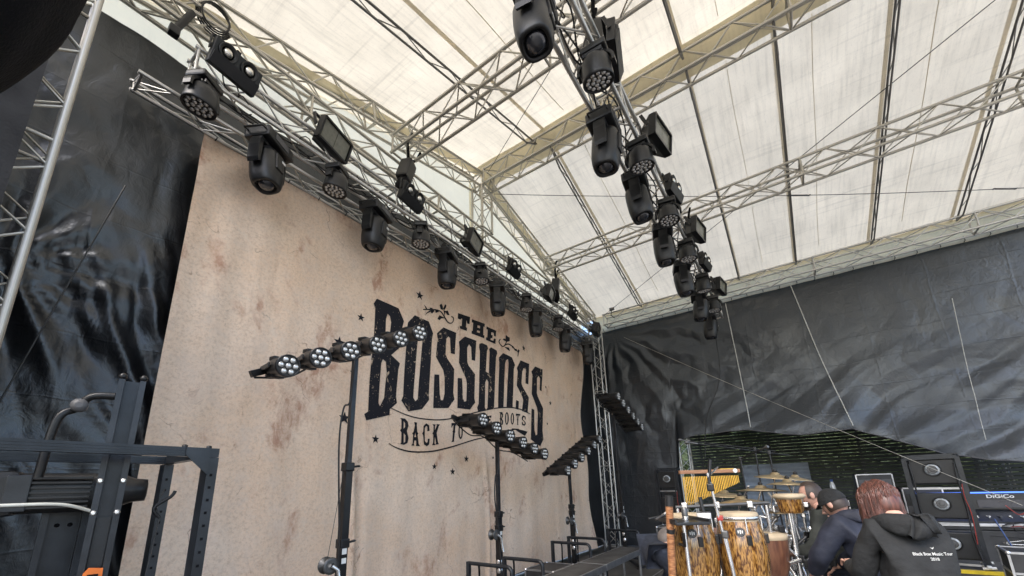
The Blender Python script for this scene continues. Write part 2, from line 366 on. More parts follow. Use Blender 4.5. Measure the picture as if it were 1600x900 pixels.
_ub = MB().tube((0, 0, 0), (1, 0, 0), 1, n=8)
UNIT = {}
def unit(m):
    if m not in UNIT: UNIT[m] = _ub.mesh('round_bar', m)
    return UNIT[m]
def bar_obj(name, a, b, r, m, parent):
    """one round bar as an object of its own, mesh shared"""
    a = Vector(a); b = Vector(b); d = b - a; L = d.length
    o = bpy.data.objects.new(name, unit(m)); C.objects.link(o); o.parent = parent
    o.matrix_basis = Matrix.Translation(a) @ d.to_track_quat('X', 'Z').to_matrix().to_4x4() @ Matrix.Diagonal((L, r, r, 1))
    return o

def truss(name, label, p0, p1, w, h, pitch=0.33, cr=0.024, br=0.009, m='aluminium', group=None, side=None, section=2.5, cat='truss', tri=None):
    """box truss between two centre points: chords, lacing bars and coupling frames are parts"""
    p0 = Vector(p0); p1 = Vector(p1); d = (p1 - p0); L = d.length; d.normalize()
    s = Vector(side) if side else d.cross(Vector((0, 0, 1)))
    s = (s - d * s.dot(d)).normalized(); u = s.cross(d)
    t = thing(name, label, cat, p0, 0, group)
    if tri: cs = [s * a + u * b for a, b in tri]
    else: cs = [s * a * w / 2 + u * b * h / 2 for a, b in ((-1, -1), (1, -1), (1, 1), (-1, 1))]
    nc = len(cs)
    for c in cs: bar_obj('chord', c, c + d * L, cr, m, t)
    n = max(2, round(L / pitch)); st = L / n
    for k in range(nc):
        a, b = cs[k], cs[(k + 1) % nc]
        for i in range(n):
            q0, q1 = (a, b) if (i + k) % 2 == 0 else (b, a)
            bar_obj('lacing_bar', q0 + d * (i * st), q1 + d * ((i + 1) * st), br, m, t)
    ns = max(1, round(L / section))
    for i in range(ns + 1):
        x = min(max(i * L / ns, 0.03), L - 0.03)
        for k in range(nc): bar_obj('frame_bar', cs[k] + d * x, cs[(k + 1) % nc] + d * x, br * 1.7, m, t)
    return t

def catmull(pts, k=6):
    pts = [Vector(p) for p in pts]; n = len(pts); out = []
    for i in range(n - 1):
        a, b, c, d = pts[max(i - 1, 0)], pts[i], pts[i + 1], pts[min(i + 2, n - 1)]
        for j in range(k):
            t = j / k; out.append(0.5 * (2 * b + (c - a) * t + (2 * a - 5 * b + 4 * c - d) * t * t + (3 * b - a - 3 * c + d) * t ** 3))
    out.append(pts[-1]); return out
def cable(name, label, pts, r, m, cat='cable', group=None, k=6, n=6):
    return tag(MB().path(catmull(pts, k), r, n).build(name, m), label, cat, group)
LOGO = [
    ('letter_b', [[[3.298,4.41],[3.689,4.4],[3.804,4.227],[3.774,4.089],[3.758,3.791],[3.604,3.627],[3.77,3.537],[3.746,3.439],[3.729,3.031],[3.748,2.929],[3.629,2.82],[3.628,2.737],[3.243,2.614],[3.208,2.698],[3.264,2.737],[3.26,3.15],[3.269,3.513],[3.285,3.867],[3.282,4.25],[3.251,4.317]],[[3.497,4.241],[3.474,4.146],[3.481,3.83],[3.548,3.825],[3.566,4.127],[3.538,4.218]],[[3.461,3.526],[3.437,3.462],[3.426,2.88],[3.454,2.84],[3.525,2.974],[3.545,3.346],[3.516,3.504]]]),
    ('letter_o', [[[4.011,4.397],[4.316,4.391],[4.416,4.215],[4.395,4.098],[4.359,3.137],[4.368,3.075],[4.228,2.904],[3.963,2.836],[3.826,2.981],[3.858,3.053],[3.875,4.152],[3.884,4.233]],[[4.15,4.133],[4.098,4.011],[4.054,3.061],[4.097,3.014],[4.14,3.051],[4.197,4.013],[4.188,4.104]]]),
    ('letter_s', [[[4.657,4.398],[4.987,4.402],[4.946,3.984],[4.845,3.976],[4.828,4.251],[4.785,4.27],[4.735,4.213],[4.72,3.929],[4.763,3.858],[4.925,3.708],[4.904,3.282],[4.933,3.167],[4.789,2.999],[4.457,2.952],[4.476,3.517],[4.584,3.536],[4.599,3.209],[4.627,3.109],[4.672,3.116],[4.704,3.228],[4.705,3.522],[4.67,3.634],[4.499,3.822],[4.526,4.141],[4.505,4.241]]]),
    ('letter_s', [[[5.217,4.4],[5.535,4.408],[5.498,3.997],[5.4,3.991],[5.385,4.236],[5.328,4.276],[5.28,4.196],[5.279,3.922],[5.31,3.864],[5.495,3.736],[5.471,3.275],[5.496,3.204],[5.346,3.051],[5.005,3.029],[5.016,3.567],[5.134,3.583],[5.147,3.222],[5.195,3.168],[5.246,3.193],[5.262,3.512],[5.238,3.602],[5.05,3.856],[5.073,4.128],[5.054,4.253]]]),
    ('letter_h', [[[5.626,4.372],[5.703,4.41],[5.866,4.411],[5.901,4.359],[5.863,4.285],[5.818,3.858],[5.913,3.844],[5.95,4.285],[5.933,4.351],[6.001,4.406],[6.192,4.39],[6.213,4.337],[6.164,4.245],[6.064,3.168],[5.574,3.04],[5.543,3.116],[5.593,3.198],[5.641,4.226],[5.615,4.299]],[[5.839,3.714],[5.891,3.668],[5.858,3.161],[5.816,3.112],[5.776,3.15],[5.793,3.637]]]),
    ('letter_o', [[[6.191,3.196],[6.27,4.05],[6.256,4.252],[6.408,4.391],[6.742,4.383],[6.848,4.237],[6.802,4.145],[6.701,3.271],[6.491,3.258],[6.599,4.205],[6.577,4.301],[6.514,4.264],[6.476,4.176],[6.382,3.242]]]),
    ('letter_s', [[[7.055,4.392],[7.417,4.395],[7.325,3.894],[7.216,3.9],[7.253,4.22],[7.176,4.245],[7.111,4.147],[7.06,3.875],[7.09,3.813],[7.328,3.596],[7.258,3.24],[7.054,3.26],[7.108,3.506],[7.075,3.581],[6.887,3.788],[6.943,4.109],[6.91,4.184]]]),
    ('letter_serif', [[[6.846,3.47],[6.95,3.455],[6.925,3.269],[6.817,3.274]]]),
    ('letter_s', [[[7.679,4.398],[7.998,4.394],[7.913,3.843],[7.832,3.858],[7.868,4.136],[7.808,4.197],[7.731,4.123],[7.701,3.771],[7.737,3.692],[7.942,3.438],[7.866,2.923],[7.889,2.719],[7.731,2.553],[7.357,2.678],[7.43,3.366],[7.551,3.355],[7.523,2.89],[7.565,2.782],[7.629,2.806],[7.702,3.293],[7.672,3.428],[7.466,3.702],[7.539,4.169],[7.492,4.231]]]),
    ('letter_b', [[[3.814,2.718],[3.904,2.719],[3.959,2.678],[3.975,2.621],[3.945,2.539],[3.983,2.437],[3.966,2.363],[3.895,2.333],[3.827,2.341],[3.848,2.365],[3.845,2.509],[3.82,2.537],[3.842,2.565],[3.839,2.695]],[[3.879,2.679],[3.907,2.651],[3.909,2.598],[3.884,2.564]],[[3.887,2.502],[3.921,2.474],[3.919,2.381],[3.891,2.358]]]),
    ('letter_a', [[[4.083,2.689],[4.136,2.685],[4.134,2.643],[4.147,2.547],[4.166,2.522],[4.153,2.499],[4.179,2.367],[4.206,2.332],[4.124,2.332],[4.134,2.359],[4.128,2.412],[4.1,2.413],[4.089,2.361],[4.103,2.333],[4.042,2.335],[4.068,2.37],[4.07,2.492],[4.051,2.517],[4.075,2.54],[4.099,2.639]],[[4.11,2.533],[4.126,2.465],[4.094,2.462]]]),
    ('letter_c', [[[4.313,2.693],[4.374,2.668],[4.384,2.58],[4.339,2.57],[4.337,2.642],[4.314,2.651],[4.289,2.615],[4.295,2.419],[4.33,2.389],[4.351,2.412],[4.35,2.456],[4.392,2.459],[4.382,2.37],[4.339,2.34],[4.28,2.363],[4.26,2.503],[4.241,2.529],[4.259,2.557],[4.263,2.646]]]),
    ('letter_k', [[[4.446,2.693],[4.514,2.695],[4.499,2.67],[4.498,2.602],[4.543,2.686],[4.527,2.702],[4.609,2.707],[4.583,2.679],[4.538,2.561],[4.572,2.417],[4.594,2.387],[4.516,2.377],[4.531,2.403],[4.503,2.501],[4.495,2.4],[4.516,2.37],[4.44,2.363],[4.465,2.392],[4.469,2.526],[4.445,2.547],[4.468,2.577],[4.468,2.667]]]),
    ('letter_t', [[[4.861,2.758],[4.991,2.768],[4.974,2.708],[4.956,2.736],[4.949,2.633],[4.957,2.616],[4.94,2.597],[4.921,2.471],[4.933,2.454],[4.857,2.437],[4.882,2.468],[4.897,2.605],[4.885,2.616],[4.902,2.641],[4.913,2.732],[4.879,2.698],[4.857,2.672]]]),
    ('letter_o', [[[5.158,2.641],[5.154,2.591],[5.14,2.549],[5.119,2.519],[5.095,2.508],[5.072,2.516],[5.051,2.541],[5.038,2.581],[5.033,2.629],[5.037,2.678],[5.05,2.721],[5.071,2.751],[5.095,2.763],[5.119,2.756],[5.14,2.73],[5.153,2.69]],[[5.122,2.638],[5.12,2.6],[5.114,2.568],[5.106,2.546],[5.095,2.538],[5.085,2.545],[5.076,2.565],[5.07,2.596],[5.068,2.633],[5.07,2.67],[5.076,2.702],[5.084,2.724],[5.095,2.733],[5.105,2.726],[5.114,2.706],[5.12,2.675]]]),
    ('letter_t', [[[5.283,2.87],[5.448,2.909],[5.448,2.868],[5.421,2.877],[5.395,2.871],[5.389,2.758],[5.412,2.749],[5.334,2.732],[5.354,2.749],[5.36,2.864],[5.317,2.851],[5.291,2.833]]]),
    ('letter_h', [[[5.511,2.928],[5.574,2.942],[5.565,2.917],[5.56,2.87],[5.647,2.889],[5.653,2.933],[5.638,2.955],[5.713,2.971],[5.703,2.951],[5.692,2.825],[5.71,2.809],[5.632,2.795],[5.645,2.814],[5.646,2.862],[5.556,2.843],[5.55,2.793],[5.572,2.783],[5.5,2.768],[5.518,2.789],[5.528,2.913]]]),
    ('letter_e', [[[5.847,2.999],[5.981,3.029],[5.974,2.978],[5.944,2.975],[5.925,2.997],[5.915,2.996],[5.908,2.952],[5.954,2.957],[5.947,2.926],[5.907,2.915],[5.899,2.884],[5.952,2.896],[5.967,2.922],[5.978,2.917],[5.965,2.861],[5.834,2.835]]]),
    ('letter_b', [[[6.23,3.124],[6.33,3.14],[6.361,3.096],[6.348,3.043],[6.314,3.007],[6.36,2.961],[6.342,2.895],[6.277,2.863],[6.224,2.855],[6.251,2.886],[6.254,2.981],[6.225,2.99],[6.255,3.006],[6.259,3.099]],[[6.296,3.094],[6.317,3.071],[6.304,3.025],[6.289,3.017]],[[6.292,2.979],[6.316,2.95],[6.299,2.897],[6.289,2.89]]]),
    ('letter_o', [[[6.556,3.038],[6.549,2.988],[6.532,2.944],[6.509,2.913],[6.483,2.9],[6.458,2.907],[6.438,2.933],[6.426,2.973],[6.423,3.022],[6.43,3.073],[6.446,3.117],[6.469,3.148],[6.495,3.162],[6.52,3.155],[6.541,3.129],[6.553,3.088]],[[6.516,3.034],[6.512,2.994],[6.505,2.961],[6.495,2.938],[6.484,2.929],[6.475,2.935],[6.467,2.956],[6.463,2.989],[6.462,3.027],[6.466,3.066],[6.473,3.1],[6.483,3.123],[6.494,3.133],[6.504,3.126],[6.511,3.105],[6.515,3.073]]]),
    ('letter_o', [[[6.751,3.057],[6.743,3.009],[6.727,2.967],[6.705,2.939],[6.679,2.927],[6.655,2.933],[6.636,2.957],[6.624,2.995],[6.622,3.041],[6.629,3.088],[6.645,3.13],[6.667,3.159],[6.692,3.172],[6.717,3.166],[6.737,3.142],[6.749,3.103]],[[6.711,3.052],[6.707,3.015],[6.7,2.983],[6.691,2.961],[6.681,2.953],[6.672,2.959],[6.664,2.979],[6.661,3.009],[6.66,3.046],[6.664,3.083],[6.671,3.115],[6.681,3.136],[6.691,3.145],[6.7,3.139],[6.707,3.119],[6.711,3.088]]]),
    ('letter_t', [[[6.821,3.173],[6.99,3.186],[6.969,3.126],[6.946,3.151],[6.922,3.148],[6.905,3.064],[6.923,3.053],[6.898,3.036],[6.894,2.962],[6.91,2.946],[6.845,2.939],[6.863,2.958],[6.867,3.033],[6.851,3.047],[6.872,3.067],[6.886,3.143],[6.857,3.139],[6.824,3.108]]]),
    ('letter_s', [[[7.107,3.171],[7.187,3.153],[7.182,3.09],[7.152,3.093],[7.147,3.128],[7.105,3.136],[7.078,3.098],[7.088,3.072],[7.173,3.034],[7.183,2.993],[7.13,2.95],[7.056,2.952],[7.033,2.977],[7.036,3.025],[7.068,3.022],[7.075,2.988],[7.115,2.982],[7.138,3.002],[7.128,3.028],[7.046,3.067],[7.034,3.107],[7.061,3.152]]]),
    ('letter_t', [[[5.035,4.802],[5.37,4.837],[5.348,4.684],[5.283,4.677],[5.277,4.711],[5.267,4.736],[5.25,4.594],[5.282,4.59],[5.27,4.525],[5.078,4.515],[5.088,4.57],[5.131,4.577],[5.146,4.724],[5.123,4.723],[5.097,4.693],[5.029,4.691]]]),
    ('letter_h', [[[5.416,4.809],[5.805,4.842],[5.793,4.774],[5.759,4.766],[5.744,4.588],[5.784,4.585],[5.772,4.526],[5.399,4.512],[5.406,4.572],[5.435,4.576],[5.453,4.748],[5.415,4.745]],[[5.577,4.737],[5.651,4.746],[5.646,4.692],[5.57,4.687]],[[5.563,4.628],[5.645,4.636],[5.64,4.593],[5.554,4.586]]]),
    ('letter_e', [[[5.862,4.807],[6.188,4.817],[6.166,4.685],[6.106,4.677],[6.095,4.741],[6.024,4.735],[6.01,4.676],[6.062,4.677],[6.051,4.608],[5.999,4.603],[5.988,4.559],[6.078,4.565],[6.104,4.624],[6.169,4.631],[6.149,4.519],[5.833,4.513],[5.845,4.573],[5.88,4.579],[5.9,4.75],[5.854,4.747]]]),
    ('ribbon_line', [[[3.647,2.835],[3.69,2.824],[3.753,2.808],[3.825,2.79],[3.894,2.776],[3.955,2.766],[4.015,2.758],[4.078,2.752],[4.145,2.748],[4.218,2.747],[4.298,2.748],[4.378,2.751],[4.453,2.756],[4.522,2.762],[4.586,2.769],[4.649,2.778],[4.713,2.789],[4.777,2.803],[4.841,2.818],[4.906,2.835],[4.974,2.853],[5.05,2.874],[5.13,2.897],[5.211,2.922],[5.287,2.944],[5.353,2.965],[5.411,2.983],[5.473,3.002],[5.552,3.025],[5.656,3.055],[5.779,3.089],[5.909,3.124],[6.032,3.155],[6.144,3.181],[6.252,3.203],[6.356,3.223],[6.455,3.24],[6.548,3.253],[6.635,3.263],[6.717,3.27],[6.795,3.275],[6.866,3.278],[6.929,3.279],[6.991,3.277],[7.056,3.272],[7.136,3.263],[7.223,3.249],[7.304,3.235],[7.361,3.226],[7.375,3.24],[7.32,3.251],[7.241,3.267],[7.154,3.283],[7.074,3.295],[7.005,3.301],[6.941,3.303],[6.875,3.303],[6.803,3.3],[6.723,3.295],[6.639,3.288],[6.55,3.277],[6.455,3.264],[6.354,3.246],[6.249,3.226],[6.14,3.203],[6.027,3.176],[5.903,3.145],[5.773,3.109],[5.649,3.075],[5.544,3.045],[5.465,3.022],[5.403,3.002],[5.345,2.983],[5.279,2.963],[5.203,2.94],[5.123,2.916],[5.043,2.893],[4.968,2.871],[4.9,2.853],[4.836,2.836],[4.773,2.821],[4.71,2.808],[4.647,2.797],[4.585,2.788],[4.522,2.78],[4.454,2.774],[4.379,2.77],[4.3,2.766],[4.221,2.765],[4.148,2.766],[4.083,2.769],[4.021,2.774],[3.961,2.782],[3.9,2.791],[3.832,2.804],[3.76,2.821],[3.696,2.836],[3.652,2.846]]]),
    ('ribbon_line', [[[3.634,2.332],[3.66,2.319],[3.699,2.302],[3.744,2.283],[3.791,2.267],[3.837,2.256],[3.886,2.248],[3.937,2.241],[3.99,2.236],[4.046,2.233],[4.104,2.233],[4.164,2.234],[4.226,2.237],[4.29,2.241],[4.355,2.247],[4.422,2.255],[4.493,2.265],[4.569,2.279],[4.648,2.297],[4.729,2.317],[4.812,2.337],[4.897,2.359],[4.985,2.383],[5.073,2.407],[5.157,2.431],[5.234,2.452],[5.306,2.473],[5.378,2.493],[5.457,2.514],[5.546,2.535],[5.642,2.556],[5.742,2.578],[5.845,2.602],[5.949,2.63],[6.058,2.66],[6.166,2.691],[6.271,2.72],[6.374,2.745],[6.476,2.77],[6.573,2.791],[6.661,2.809],[6.74,2.823],[6.813,2.833],[6.875,2.84],[6.919,2.846],[6.919,2.867],[6.875,2.862],[6.813,2.855],[6.738,2.846],[6.655,2.832],[6.566,2.813],[6.468,2.791],[6.365,2.766],[6.261,2.74],[6.155,2.711],[6.047,2.68],[5.94,2.649],[5.836,2.622],[5.735,2.597],[5.635,2.575],[5.539,2.554],[5.449,2.533],[5.37,2.511],[5.297,2.491],[5.225,2.47],[5.149,2.449],[5.064,2.426],[4.976,2.402],[4.888,2.378],[4.803,2.357],[4.721,2.336],[4.64,2.317],[4.562,2.3],[4.488,2.287],[4.418,2.276],[4.352,2.268],[4.288,2.263],[4.225,2.258],[4.164,2.255],[4.105,2.254],[4.047,2.254],[3.993,2.256],[3.941,2.26],[3.891,2.267],[3.843,2.275],[3.799,2.284],[3.753,2.297],[3.707,2.313],[3.667,2.329],[3.639,2.339]]]),
    ('ribbon_tail', [[[6.659,2.849],[6.798,2.857],[7.037,2.851],[7.24,2.833],[7.128,2.735],[6.936,2.785],[6.773,2.83],[6.659,2.831]]]),
    ('vine', [[[4.852,4.662],[4.864,4.661],[4.881,4.66],[4.895,4.657],[4.903,4.652],[4.905,4.64],[4.904,4.623],[4.899,4.604],[4.892,4.589],[4.882,4.576],[4.869,4.564],[4.855,4.554],[4.841,4.547],[4.827,4.543],[4.811,4.541],[4.795,4.542],[4.779,4.545],[4.763,4.554],[4.745,4.567],[4.727,4.581],[4.711,4.595],[4.696,4.607],[4.683,4.62],[4.67,4.632],[4.655,4.643],[4.64,4.654],[4.624,4.666],[4.604,4.675],[4.579,4.68],[4.546,4.679],[4.508,4.673],[4.47,4.666],[4.438,4.658],[4.413,4.651],[4.392,4.643],[4.374,4.636],[4.354,4.629],[4.331,4.622],[4.307,4.614],[4.281,4.606],[4.257,4.598],[4.234,4.589],[4.211,4.579],[4.191,4.571],[4.178,4.565],[4.18,4.548],[4.193,4.553],[4.213,4.561],[4.235,4.569],[4.257,4.577],[4.28,4.583],[4.304,4.59],[4.329,4.596],[4.354,4.603],[4.375,4.611],[4.394,4.619],[4.412,4.627],[4.435,4.634],[4.466,4.641],[4.502,4.649],[4.538,4.655],[4.566,4.657],[4.586,4.653],[4.602,4.645],[4.617,4.634],[4.632,4.623],[4.645,4.612],[4.657,4.599],[4.67,4.586],[4.684,4.573],[4.701,4.56],[4.72,4.545],[4.74,4.532],[4.76,4.523],[4.781,4.519],[4.802,4.519],[4.824,4.522],[4.844,4.529],[4.864,4.539],[4.882,4.553],[4.899,4.57],[4.911,4.587],[4.921,4.606],[4.928,4.628],[4.931,4.649],[4.928,4.667],[4.915,4.678],[4.896,4.683],[4.879,4.685],[4.867,4.687]]]),
    ('leaf', [[[4.553,4.776],[4.596,4.819],[4.632,4.785],[4.642,4.714],[4.58,4.712]]]),
    ('leaf', [[[4.693,4.849],[4.729,4.835],[4.721,4.797],[4.668,4.723],[4.641,4.741]]]),
    ('leaf', [[[4.686,4.716],[4.767,4.752],[4.813,4.679],[4.75,4.664]]]),
    ('leaf', [[[4.507,4.506],[4.557,4.589],[4.697,4.584],[4.601,4.544],[4.559,4.497]]]),
    ('leaf', [[[4.191,4.653],[4.232,4.636],[4.273,4.6],[4.25,4.578]]]),
    ('leaf', [[[4.226,4.454],[4.251,4.521],[4.322,4.591],[4.355,4.584],[4.26,4.511]]]),
    ('leaf', [[[4.321,4.643],[4.378,4.657],[4.437,4.626],[4.381,4.554],[4.339,4.578]]]),
    ('leaf', [[[4.444,4.662],[4.521,4.677],[4.539,4.643],[4.463,4.596]]]),
    ('leaf', [[[4.65,4.724],[4.704,4.716],[4.688,4.621],[4.669,4.669]]]),
    ('leaf', [[[6.526,4.833],[6.604,4.808],[6.671,4.811],[6.666,4.728],[6.545,4.676],[6.416,4.687],[6.443,4.727],[6.508,4.731]]]),
    ('leaf', [[[6.448,4.545],[6.632,4.571],[6.669,4.5],[6.576,4.508]]]),
    ('leaf', [[[6.717,4.652],[6.799,4.658],[6.851,4.615],[6.768,4.601]]]),
    ('leaf', [[[6.823,4.607],[6.935,4.621],[6.918,4.567],[6.849,4.565]]]),
    ('leaf', [[[6.978,4.633],[7.034,4.615],[7.002,4.556],[6.946,4.558]]]),
    ('vine', [[[6.311,4.68],[6.302,4.669],[6.287,4.652],[6.272,4.632],[6.263,4.612],[6.264,4.595],[6.271,4.579],[6.282,4.565],[6.297,4.553],[6.318,4.54],[6.344,4.529],[6.374,4.521],[6.409,4.523],[6.444,4.54],[6.473,4.565],[6.498,4.591],[6.519,4.615],[6.534,4.638],[6.546,4.661],[6.555,4.681],[6.561,4.694],[6.53,4.691],[6.523,4.678],[6.514,4.658],[6.502,4.637],[6.488,4.617],[6.469,4.596],[6.447,4.572],[6.425,4.553],[6.41,4.545],[6.393,4.544],[6.368,4.55],[6.343,4.56],[6.323,4.57],[6.31,4.581],[6.301,4.594],[6.296,4.607],[6.296,4.619],[6.303,4.632],[6.316,4.647],[6.331,4.663],[6.343,4.674]]]),
    ('vine', [[[6.418,4.528],[6.45,4.549],[6.495,4.578],[6.544,4.607],[6.585,4.625],[6.618,4.633],[6.655,4.635],[6.693,4.633],[6.729,4.629],[6.763,4.619],[6.797,4.605],[6.83,4.589],[6.861,4.575],[6.894,4.569],[6.923,4.567],[6.943,4.564],[6.955,4.557],[6.958,4.536],[6.953,4.506],[6.945,4.476],[6.94,4.454],[6.968,4.459],[6.976,4.481],[6.987,4.512],[6.996,4.546],[6.994,4.574],[6.975,4.589],[6.948,4.594],[6.92,4.597],[6.894,4.603],[6.865,4.615],[6.832,4.631],[6.796,4.647],[6.757,4.657],[6.718,4.663],[6.676,4.666],[6.63,4.664],[6.58,4.652],[6.528,4.627],[6.476,4.593],[6.431,4.561],[6.402,4.54]]]),
    ('star', [[[4.1,4.86],[4.12,4.803],[4.18,4.802],[4.132,4.766],[4.149,4.708],[4.1,4.742],[4.051,4.708],[4.068,4.766],[4.02,4.802],[4.08,4.803]]]),
    ('star', [[[3.06,4.094],[3.075,4.052],[3.119,4.051],[3.084,4.024],[3.096,3.982],[3.06,4.007],[3.024,3.982],[3.036,4.024],[3.001,4.051],[3.045,4.052]]]),
    ('star', [[[2.769,3.669],[2.789,3.61],[2.852,3.609],[2.802,3.571],[2.82,3.512],[2.769,3.547],[2.718,3.512],[2.736,3.571],[2.686,3.609],[2.749,3.61]]]),
    ('star', [[[3.002,3.281],[3.015,3.244],[3.054,3.243],[3.023,3.219],[3.034,3.182],[3.002,3.204],[2.97,3.182],[2.981,3.219],[2.95,3.243],[2.989,3.244]]]),
    ('star', [[[2.921,2.693],[2.941,2.636],[3.002,2.634],[2.953,2.597],[2.971,2.539],[2.921,2.574],[2.871,2.539],[2.889,2.597],[2.84,2.634],[2.901,2.636]]]),
    ('star', [[[3.408,2.443],[3.423,2.399],[3.47,2.398],[3.433,2.37],[3.446,2.325],[3.408,2.352],[3.37,2.325],[3.383,2.37],[3.346,2.398],[3.393,2.399]]]),
    ('star', [[[4.5,2.092],[4.513,2.055],[4.552,2.054],[4.521,2.03],[4.532,1.993],[4.5,2.015],[4.468,1.993],[4.479,2.03],[4.448,2.054],[4.487,2.055]]]),
    ('star', [[[4.902,2.026],[4.917,1.984],[4.961,1.983],[4.926,1.956],[4.938,1.914],[4.902,1.939],[4.866,1.914],[4.878,1.956],[4.843,1.983],[4.887,1.984]]]),
    ('star', [[[5.248,2.249],[5.264,2.204],[5.311,2.203],[5.273,2.175],[5.287,2.13],[5.248,2.157],[5.209,2.13],[5.223,2.175],[5.185,2.203],[5.232,2.204]]]),
    ('star', [[[6.002,2.271],[6.01,2.247],[6.036,2.246],[6.016,2.231],[6.023,2.206],[6.002,2.221],[5.981,2.206],[5.988,2.231],[5.968,2.246],[5.994,2.247]]]),
    ('star', [[[7.211,4.798],[7.23,4.745],[7.286,4.743],[7.241,4.709],[7.257,4.655],[7.211,4.687],[7.165,4.655],[7.181,4.709],[7.136,4.743],[7.192,4.745]]]),
    ('star', [[[8.109,4.022],[8.119,3.993],[8.15,3.992],[8.125,3.974],[8.134,3.944],[8.109,3.962],[8.084,3.944],[8.093,3.974],[8.068,3.992],[8.099,3.993]]]),
    ('star', [[[8.286,3.682],[8.302,3.637],[8.349,3.636],[8.311,3.608],[8.325,3.563],[8.286,3.59],[8.247,3.563],[8.261,3.608],[8.223,3.636],[8.27,3.637]]]),
    ('star', [[[8.111,3.143],[8.121,3.115],[8.151,3.114],[8.127,3.096],[8.136,3.067],[8.111,3.084],[8.086,3.067],[8.095,3.096],[8.071,3.114],[8.101,3.115]]]),
]

# ================================================================== THE SETTING
def fbm(x, y, z, o=4):
    a = 0.0; s = 1.0
    for i in range(o): a += s * noise.noise(Vector((x, y, z))); x *= 2.03; y *= 2.03; z *= 2.03; s *= 0.5
    return a
def sstep(a, b, x):
    t = min(1, max(0, (x - a) / (b - a))); return t * t * (3 - 2 * t)

g = MB(); g.add([(-110, -120, -1.2), (130, -120, -1.2), (130, 120, -1.2), (-110, 120, -1.2)], [(0, 1, 2, 3)])
structure(g.build('ground', 'gravel_ground'))  # unseen gravel, kept pale to bounce light onto banner and roof
floor = MB().box((6.7, -0.9, -0.06), (18.6, 11.8, 0.12)).build('stage_floor', 'plywood_floor'); structure(floor)
structure(MB().box((6.7, -0.9, -0.66), (18.4, 11.6, 1.07)).build('stage_substructure', 'drape_black'))
# floor sheets, edges told apart near the riser
for i in range(3):
    for j in range(4):
        MB().box((8.55 + i * 1.25, -3.9 + j * 1.25, 0.004), (1.238, 1.238, 0.012)).build('floor_board', 'plywood_floor', floor)

# ------------------------------------------------------------------ roof canopy
RX, RZ, SL = 5.85, 8.50, 0.28
def roof_z(x): return RZ - SL * abs(x - RX)
canopy = thing('roof_canopy', 'off-white weathered translucent sheet roof stretched over the whole stage', 'roof', (RX, 0, 6.6))
YS = [4.98, 2.98, 0.42, -0.80, -2.20, -3.55, -4.95, -6.6]
for sgn, xe in ((1, 11.62), (-1, -0.45)):
    for k in range(len(YS) - 1):
        y0, y1 = YS[k] + 0.03, YS[k + 1] - 0.03
        def fn(u, v, y0=y0, y1=y1, sgn=sgn, xe=xe):
            x = RX + (xe - RX) * u; y = y0 + (y1 - y0) * v
            z = roof_z(x) + 0.005 * (k % 2) + 0.035 * math.sin(PI * v) * math.sin(PI * min(1, u * 1.02)) + 0.012 * fbm(x * 0.9, y * 0.9, k)
            return Vector((x - RX, y, z - 6.6))
        MB().grid(fn, 16, 10).build('roof_panel', 'roof_pvc', canopy)
# darker doubled sheet under the ridge, along the rafters and at the eaves
MB().grid(lambda u, v: Vector((-0.26 + 0.64 * u, 4.7 - 11.2 * v, 1.79 - 0.02 * abs(2 * u - 1) + 0.01 * math.sin(v * 40))), 4, 40).build('ridge_flap', 'roof_flap', canopy)
for sgn in (1, -1):
    MB().grid(lambda u, v: Vector((sgn * (0.1 + 5.35 * u), 4.60 + 0.16 * v, roof_z(RX + sgn * (0.1 + 5.35 * u)) - 6.6 - 0.07)), 20, 2).build('rafter_flap', 'roof_flap', canopy)
MB().grid(lambda u, v: Vector((5.66 + 0.015 * math.sin(u * 60), 4.6 - 11 * u, 0.36 - 0.60 * v)), 50, 3).build('eave_flap', 'roof_flap', canopy)
# straps sewn along the slope
for y in (2.42, -0.14, -1.28, -2.72):
    for sgn in (1, -1):
        a = RX + sgn * 0.4; b = RX + sgn * 5.2
        MB().path([(x - RX, y + 0.01 * math.sin(i), roof_z(x) - 6.6 - 0.05) for i, x in enumerate([a + (b - a) * i / 10 for i in range(11)])], 0.0055, 4).build('strap', 'roof_flap', canopy)
gab = thing('gable_sheet', 'cream triangular sheet closing the gable behind the roof trusses', 'sheet', (RX, 4.99, 6.3))
for sgn in (1, -1):
    MB().grid(lambda u, v: Vector((sgn * (-0.03 + (5.58 if sgn > 0 else 6.4) * u), 0.02 * fbm(u * 5, v * 3, 1), (roof_z(RX + (5.55 if sgn > 0 else 6.4) * u) - 6.3 + 0.03) * v)), 14, 5).build('sheet_half', 'gable_pvc', gab)

# ------------------------------------------------------------------ roof trusses
RA = dict(m='roof_aluminium', cr=0.025, br=0.0105)
truss('rafter_truss', 'rafter truss climbing from upper left to the gable peak', (0.25, 4.625, 6.80), (5.72, 4.625, 8.10), 0.25, 0.34, 0.36, **RA)
truss('rafter_truss', 'rafter truss running down from the gable peak to the far corner tower', (5.88, 4.625, 8.10), (11.35, 4.625, 6.80), 0.25, 0.34, 0.36, **RA)
truss('tie_truss', 'horizontal truss across the back under the cream gable sheet', (-0.3, 4.625, 6.70), (11.45, 4.625, 6.70), 0.25, 0.34, 0.34, **RA)
truss('gable_post_truss', 'short upright truss between the back tie truss and the gable peak', (5.78, 4.60, 6.89), (5.78, 4.60, 7.93), 0.34, 0.26, 0.30, side=(1, 0, 0), **RA)
truss('ridge_truss', 'ridge truss in front of the beige strip along the roof peak', (5.80, 4.46, 8.12), (5.80, -6.4, 8.12), 0.34, 0.34, 0.34, **RA)
truss('purlin_truss', 'truss under the near roof slope, left of the ridge truss', (3.47, 4.46, 7.07), (3.47, -6.4, 7.07), 0.34, 0.34, 0.36, **RA)
